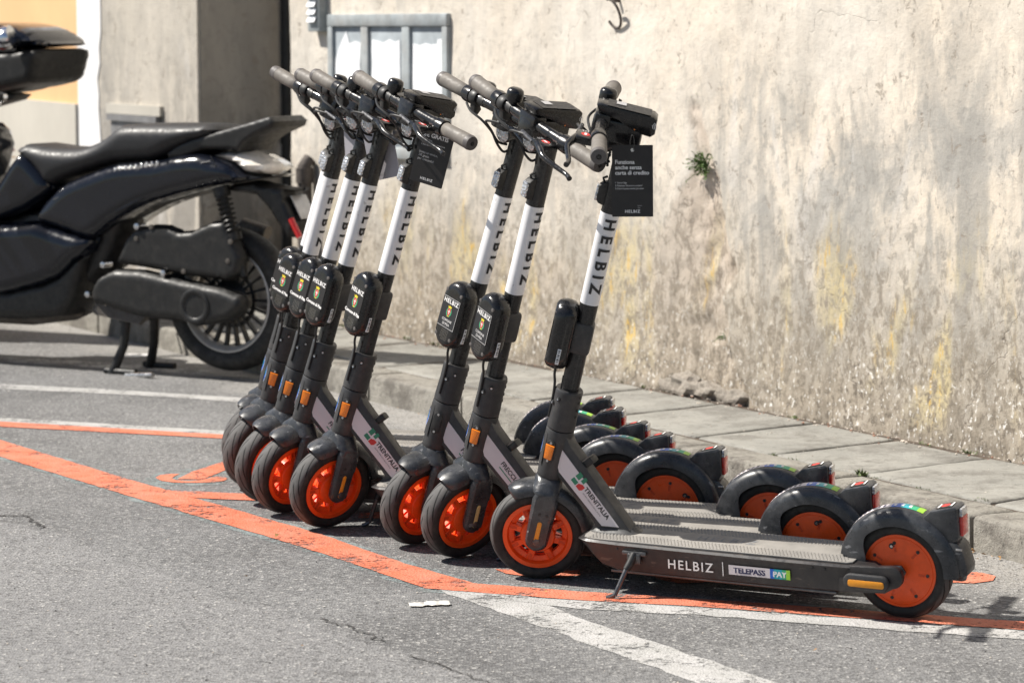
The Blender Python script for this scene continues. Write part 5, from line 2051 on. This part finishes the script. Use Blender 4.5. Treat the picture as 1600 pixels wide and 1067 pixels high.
for px, py in ((137, 460), (161, 414), (255, 427), (214, 354)):
    mb = MB()
    x, z = B(px, py, .15)
    mb.lathe([(.013, .10), (.013, .155), (.007, .157)], 'steel', 'y', 10, Matrix.Translation((x, 0, z)))
    bpart('bolt', mb, t_)
# exhaust on the far side
mb = MB()
a, b = B(385, 352, -.17), B(300, 440, -.17)
mb.tube([(a[0] - .10, -.18, a[1] - .03), (a[0], -.18, a[1]), (b[0], -.18, b[1])], [.030, .036, .034], 'alloy', 16)
bpart('silencer', mb)
# centre stand
mb = MB()
for s in (1, -1):
    a, b = B(193, 498, .12), B(178, 585, .12)
    mb.tube([(a[0], s * .10, a[1]), (a[0] + .01, s * .11, (a[1] + b[1]) / 2), (b[0], s * .135, b[1])], [.022, .019, .022], 'bikeplastic', 10)
    c = B(212, 588, .14)
    mb.tube([(b[0] + .03, s * .14, .014), (b[0], s * .135, .012), (c[0], s * .14, .012)], .015, 'bikeplastic', 10)
a, c = B(197, 587, .15), B(250, 584, .15)
mb.tube([(a[0], .145, a[1]), (c[0], .20, c[1])], [.012, .010], 'steel', 10)
mb.tube([(B(191, 500, .1)[0], -.10, B(191, 500, .1)[1]), (B(191, 500, .1)[0], .10, B(191, 500, .1)[1])], .018, 'bikeplastic', 10)
bpart('centre_stand', mb)
# inner frame under the fairing, so nothing shows through
mb = MB()
mb.pillow(Bs([(150, 300), (300, 270), (360, 285), (262, 320), (215, 345), (190, 420), (150, 450), (60, 470), (-40, 460), (-20, 350)]), 0, .10, .05, 'bikeplastic', 'xz', .03)
bpart('frame', mb)
# front of the bike, largely out of frame
xw, zw = hx + 1.55, .300
wheel_meshes(xw, zw, 'front_wheel')
mb = MB()
mb.pillow([(x + .22, z) for x, z in [(1.02, .30), (1.04, .55), (1.02, .80), (.98, .95), (1.02, 1.05), (1.16, 1.08), (1.28, 1.0), (1.34, .86), (1.36, .70), (1.30, .62), (1.16, .58), (1.10, .30)]], 0, .21, .10, 'bikepaint', 'xz', .03)
l_ = bpart('leg_shield', mb, None, 60)
mb = MB()
mb.pillow([(1.46, .93), (1.54, .80), (1.595, .74), (1.58, .88), (1.51, 1.0)], 0, .11, .04, 'lens', 'xz', .02)
bpart('headlamp', mb, l_)
mb = MB()
fender_shell(mb, xw, zw, .315, 20, 150, .07, .05, 'bikepaint', 24, taper0=.1, taper1=.1, th=.004)
bpart('front_mudguard', mb)
mb = MB()
for s in (1, -1):
    mb.tube([(xw, s * .085, zw), (xw - .10, s * .085, zw + .35), (xw - .14, s * .07, zw + .50)], [.026, .026, .03], 'rimdark', 12)
bpart('front_fork', mb)
mb = MB()
gx, gz = B(8, 152, -.36)
mb.tube([(gx + .02, -.36, gz), (gx + .10, -.16, gz - .03), (gx + .11, 0, gz - .03), (gx + .10, .16, gz - .03), (gx + .02, .36, gz)], .014, 'bikeplastic', 12, sub=4)
mb.rbox((gx + .02, -.17, gz - .10), (gx + .20, .17, gz + .02), .04, 'bikepaint')
h_ = bpart('handlebar', mb)
for s in (1, -1):
    mb = MB()
    mb.tube([(gx + .075, s * .23, gz - .018), (gx + .02, s * .36, gz)], .019, 'bikerubber', 14)
    mb.tube([(gx + .02, s * .36, gz), (gx + .012, s * .378, gz)], [.021, .018], 'chrome', 14)
    bpart('hand_grip', mb, h_)
    mb = MB()
    mb.tube([(gx + .125, s * .20, gz - .02), (gx + .10, s * .30, gz - .025), (gx + .055, s * .395, gz - .032)], [.009, .008, .009], 'chrome', 10, sub=3)
    bpart('hand_lever', mb, h_)
mx_, mz_ = B(14, 60, -.40)
for s in (1, -1):
    mb = MB()
    mb.tube([(gx + .11, s * .22, gz), (gx + .10, s * .30, gz + .12), (mx_ + .02, s * .37, mz_ - .02)], .008, 'bikeplastic', 10, sub=4)
    k_ = bpart('mirror_stalk', mb, h_)
    mb = MB()
    M = Matrix.Translation((mx_, s * .40, mz_)) @ Matrix.Rotation(radians(-25) * s, 4, 'Z') @ Matrix.Rotation(radians(16), 4, 'Y') @ Matrix.Diagonal((1.35, 1.0, .62, 1))
    mb.lathe([(.004, .075), (.05, .062), (.082, .028), (.094, 0), (.090, -.012)], 'chrome', 'x', 32, M, close_ends=False)
    mb.lathe([(.090, -.012), (.004, -.010)], 'chrome', 'x', 32, M, close_ends=False)
    bpart('mirror', mb, h_)


def place_bike(M, label, skip=(), swap=None):
    root = obj('motorbike', None)
    root.matrix_world = M
    tag(root, label, 'motorbike', 'motorbikes on their stands')
    made = []
    for name, me, par in BK:
        if name in skip:
            made.append(None)
            continue
        p = root if par is None or made[par] is None else made[par]
        made.append(obj(name, swap[name] if swap and name in swap else me, p))
    # only three levels: a sub-part of a sub-part is hung on the thing
    return root


place_bike(MB1, 'black motorbike on its centre stand, seen from the side left of the scooters')
red_lens = None
for name, me, par in BK:
    if name == 'tail_lens':
        red_lens = me.copy()
        red_lens.materials.clear()
        red_lens.materials.append(MATS['redlens'])
MB2 = MB1.copy()
p2 = Vector(((-66 - 800) / F_PX * 13.5, 13.5, 0))
MB2.translation = (p2.x, p2.y, road_z(p2.x, p2.y))
bike2 = place_bike(MB2, 'second motorbike cut off by the left edge, with a black top box', ('badge', 'grab_rail', 'mirror', 'mirror_stalk'), {'tail_lens': red_lens})


def B2(pts, y=0.0):
    return Bs(pts, y, MB2)


case = smooth_outline(B2([(-95, 92), (-80, 96), (24, 83), (95, 76), (101, 84), (98, 98), (94, 114), (86, 129), (44, 138), (19, 144), (-70, 152), (-92, 140)]), 2)
mb = MB()
mb.pillow(case, 0, .21, .03, 'bikeplastic', 'xz', .016, edge=.15)
tc = obj('top_box', mb.build('top_box', 50), bike2)
mb = MB()
mb.pillow(smooth_outline(B2([(-92, 88), (-88, 60), (-60, 42), (0, 36), (37, 37), (67, 43), (88, 55), (99, 65), (101, 72), (24, 81), (-70, 93)]), 2), 0, .215, .05, 'bikepaint', 'xz', .016, edge=.12)
obj('lid', mb.build('lid', 50), tc)
mb = MB()
q = B2([(-70, 152), (20, 145), (38, 148), (30, 156), (-20, 170), (-60, 168)])
mb.prism(q, -.06, .06, .006, 'bikeplastic')
obj('luggage_rack', mb.build('luggage_rack'), bike2)
# ================================================================== SMALL THINGS
MATS['leaf'] = pbr('weed_leaf', (.07, .13, .022), .6, 0, .35, 60)
MATS['dryleaf'] = pbr('dry_leaf', (.36, .20, .075), .8, 0, .4, 40)
MATS['litter'] = pbr('white_paper_litter', (.72, .69, .64), .8, 0, .08, 60)
MATS['rubble'] = pbr('fallen_plaster', (.55, .49, .42), .95, 0, .25, 30, .4, 90)
MATS['brickbit'] = pbr('brick_crumbs', (.36, .19, .13), .95, 0, .3, 60)


def weed(px, py, size, n, label, seed):
    rnd = random.Random(seed)
    x, z = wl(px, py)
    root = obj('wall_weed', None)
    root.matrix_world = MW @ Matrix.Translation((x, 0, z))
    tag(root, label, 'plant', 'weeds rooted in the wall')
    mb = MB()
    lf_ = MB()
    for k in range(n):
        a = rnd.uniform(-1.2, 1.2)
        up = rnd.uniform(-.45, 1)
        d = Vector((sin(a), -rnd.uniform(.25, .8), up)).normalized()
        L = size * rnd.uniform(.4, 1)
        base = Vector((rnd.uniform(-.2, .2) * size, .01, rnd.uniform(-.25, .2) * size))
        tip = base + d * L
        mb.tube([base, base.lerp(tip, .5) + Vector((0, 0, .01)), tip], .0012, 'leaf', 4)
        for j in range(6):
            c = base.lerp(tip, .3 + .14 * j)
            s1 = Vector((rnd.uniform(-1, 1), rnd.uniform(-1, .2), rnd.uniform(-.6, 1))).normalized()
            s2 = s1.cross(Vector((rnd.uniform(-1, 1), rnd.uniform(-1, 1), 1))).normalized()
            w = size * rnd.uniform(.10, .19)
            lf_.add([c, c + s1 * w * .5 + s2 * w * .32, c + s1 * w, c + s1 * w * .5 - s2 * w * .32], [[0, 1, 2, 3]], 'leaf', False)
    obj('stems', mb.build('stems'), root, kind='stuff')
    obj('leaves', lf_.build('leaves', weld=False, recalc=False), root, kind='stuff')


weed(1099, 262, .085, 44, 'largest green weed tuft growing from the peeled patch of wall', 1)
weed(1086, 155, .035, 6, 'small weed at the top of the peeled patch of wall', 2)
weed(1130, 528, .045, 7, 'small weed low on the wall below the peeled edge', 3)


def scrap(p, L, Wd, rot, label, seed, mat='litter'):
    rnd = random.Random(seed)
    nx, ny = 14, 6
    vv = []
    for j in range(ny):
        for i in range(nx):
            u, v = i / (nx - 1) - .5, j / (ny - 1) - .5
            w = 1 - .55 * abs(u) ** 1.5
            h = .009 + .004 * mnoise.noise(Vector((u * 5 + seed, v * 4, 0))) + .004 * mnoise.noise(Vector((u * 14, v * 12, seed)))
            vv.append((u * L, v * Wd * w + .01 * mnoise.noise(Vector((u * 6, seed, 1))), max(.0015, h * (1 - (2 * v) ** 2 * .5))))
    ff = [[j * nx + i, j * nx + i + 1, (j + 1) * nx + i + 1, (j + 1) * nx + i] for j in range(ny - 1) for i in range(nx - 1)]
    mb = MB()
    mb.add(vv, ff, mat, False)
    o = obj('paper_scrap', mb.build('paper_scrap', recalc=False), None, Matrix.Translation(p) @ Matrix.Rotation(rot, 4, 'Z'))
    tag(o, label, 'litter')


p = on_road(670, 946)
scrap(p, .105, .035, radians(14), 'crumpled white paper scrap on the asphalt in front of the scooters', 5)
p = on_road(213, 557)
scrap(p, .10, .12, radians(0), 'white litter by the kerb beside the motorbike stand', 9, 'whitewash')

# leaf litter, crumbs and fallen plaster along the wall foot and in the gutter
rnd = random.Random(11)
lit, crumbs, rub = MB(), MB(), MB()


def leaf_at(mb, p, s, mat):
    a = rnd.uniform(0, 6.3)
    d = Vector((cos(a), sin(a), rnd.uniform(-.2, .5)))
    e = Vector((-sin(a), cos(a), rnd.uniform(-.4, .4)))
    z = Vector((0, 0, s * .25))
    mb.add([p, p + d * s * .5 + e * s * .3 + z, p + d * s, p + d * s * .5 - e * s * .3 + z * .4], [[0, 1, 2, 3]], mat, False)


def chunk(mb, p, s, mat):
    vv = []
    for k in range(6):
        for j in range(3):
            a, b = k * pi / 3, j * pi / 2 - pi / 2
            r = s * rnd.uniform(.6, 1.1)
            vv.append(p + Vector((cos(a) * cos(b * .8), sin(a) * cos(b * .8), .55 * sin(b * .8) + .3)) * r)
    ff = []
    for k in range(6):
        for j in range(2):
            ff.append([k * 3 + j, ((k + 1) % 6) * 3 + j, ((k + 1) % 6) * 3 + j + 1, k * 3 + j + 1])
    ff.append([k * 3 + 2 for k in range(6)])
    mb.add(vv, ff, mat, False)


for k in range(90):       # gutter leaves by the nearest scooter's tail and along the kerb
    u = kj + rnd.gauss(.05, .11) if k < 38 else rnd.uniform(kj - 2, kj + 6)
    v = V_KERB - abs(rnd.gauss(0, .02)) - .006
    q = W(u, v)
    q.z = road_z(q.x, q.y) + .004
    leaf_at(lit, q, rnd.uniform(.008, .02) if k < 38 else rnd.uniform(.004, .012), 'dryleaf')
for k in range(520):      # crumbs on the pavement against the wall
    u = rnd.uniform(4.5, 13)
    v = V_WALL - .02 - abs(rnd.gauss(0, .045))
    chunk(crumbs, W(u, v, PAVE_Z + .001), rnd.uniform(.002, .007), 'rubble' if rnd.random() < .7 else 'brickbit')
for k in range(420):
    u, v = rnd.uniform(4.5, 13), rnd.uniform(V_KERB + .02, V_WALL)
    chunk(crumbs, W(u, v, PAVE_Z + .003), rnd.uniform(.0012, .0035), 'rubble')
for k in range(500):      # grit on the road
    q = on_road(rnd.uniform(-50, 1650), rnd.uniform(600, 1080))
    if UV(q)[1] > V_KERB - .01:
        continue
    chunk(crumbs, q + Vector((0, 0, .001)), rnd.uniform(.001, .0032), 'rubble' if rnd.random() < .6 else 'crack')
for px, py, s in ((430, 842, .022), (386, 904, .016), (725, 925, .012), (850, 927, .01), (1530, 862, .02), (470, 1012, .01), (1270, 1020, .012)):
    leaf_at(lit, on_road(px, py) + Vector((0, 0, .006)), s, 'dryleaf')
o = obj('leaf_litter', lit.build('leaf_litter', weld=False, recalc=False), kind='stuff')
tag(o, 'dry brown leaves and bits gathered along the kerb', 'leaves')
o = obj('plaster_crumbs', crumbs.build('plaster_crumbs', weld=False), kind='stuff')
tag(o, 'plaster crumbs and grit scattered at the foot of the wall', 'crumbs')
MATS['stone'] = stone_material('rubble_stone', (.56, .50, .42), (.64, .58, .50), (.34, .28, .23), True)
for k, (px, s, lab) in enumerate(((1046, .050, 'leftmost small stone'), (1072, .075, 'largest stone'), (1104, .060, 'rounded middle stone'), (1128, .042, 'small stone right of the middle'), (1150, .050, 'rightmost stone'))):
    bm = bmesh.new()
    bmesh.ops.create_icosphere(bm, subdivisions=3, radius=1)
    for v in bm.verts:
        d = v.co.normalized()
        v.co = Vector((d.x * 1.25, d.y * .8, d.z * .75)) * (1 + .35 * mnoise.noise(d * 1.6 + Vector((k * 7, 0, 0))) + .12 * mnoise.noise(d * 5 + Vector((k, 0, 3))))
    me = bpy.data.meshes.new('broken_stone')
    bm.to_mesh(me)
    bm.free()
    me.materials.append(MATS['stone'])
    u, v = UV(on_level(px, 612, PAVE_Z))
    x_ = wl(px, 618)[0]
    M = MW @ Matrix.Translation((x_, .015, PAVE_Z + s * .35)) @ Matrix.Diagonal((s, s, s, 1))
    o = obj('broken_stone', me, None, M)
    tag(o, lab + ' in the crumbled hole at the wall foot', 'stone', 'stones in the broken wall foot')

# tufts of grass and moss in the paving joints and along the wall foot
MATS['grass'] = pbr('joint_grass', (.085, .12, .03), .7, 0, .4, 80)
tuft = MB()
spots = [(uvp(1345, 741), 10, .022), (uvp(1206, 711), 5, .014), (uvp(1540, 782), 5, .012)]
for k in range(26):
    spots.append(((rnd.uniform(5, 12.5), V_WALL - .03), rnd.randint(2, 6), rnd.uniform(.006, .018)))
for k in range(14):
    spots.append(((rnd.uniform(5, 12), V_JOINT), rnd.randint(2, 4), rnd.uniform(.004, .009)))
for (u, v), nb, hh in spots:
    for j in range(nb * 3):
        p = W(u + rnd.gauss(0, .015), v + rnd.gauss(0, .004), PAVE_Z - .002)
        a = rnd.uniform(0, 6.3)
        d = Vector((cos(a), sin(a), 0)) * hh * .25
        t = p + Vector((rnd.gauss(0, .5) * hh, rnd.gauss(0, .5) * hh, hh * rnd.uniform(.4, 1)))
        tuft.add([p - d, p + d, t], [[0, 1, 2]], 'grass', False)
o = obj('joint_grass', tuft.build('joint_grass', weld=False, recalc=False), kind='stuff')
tag(o, 'sparse tufts of grass in the paving joints and wall foot', 'grass')
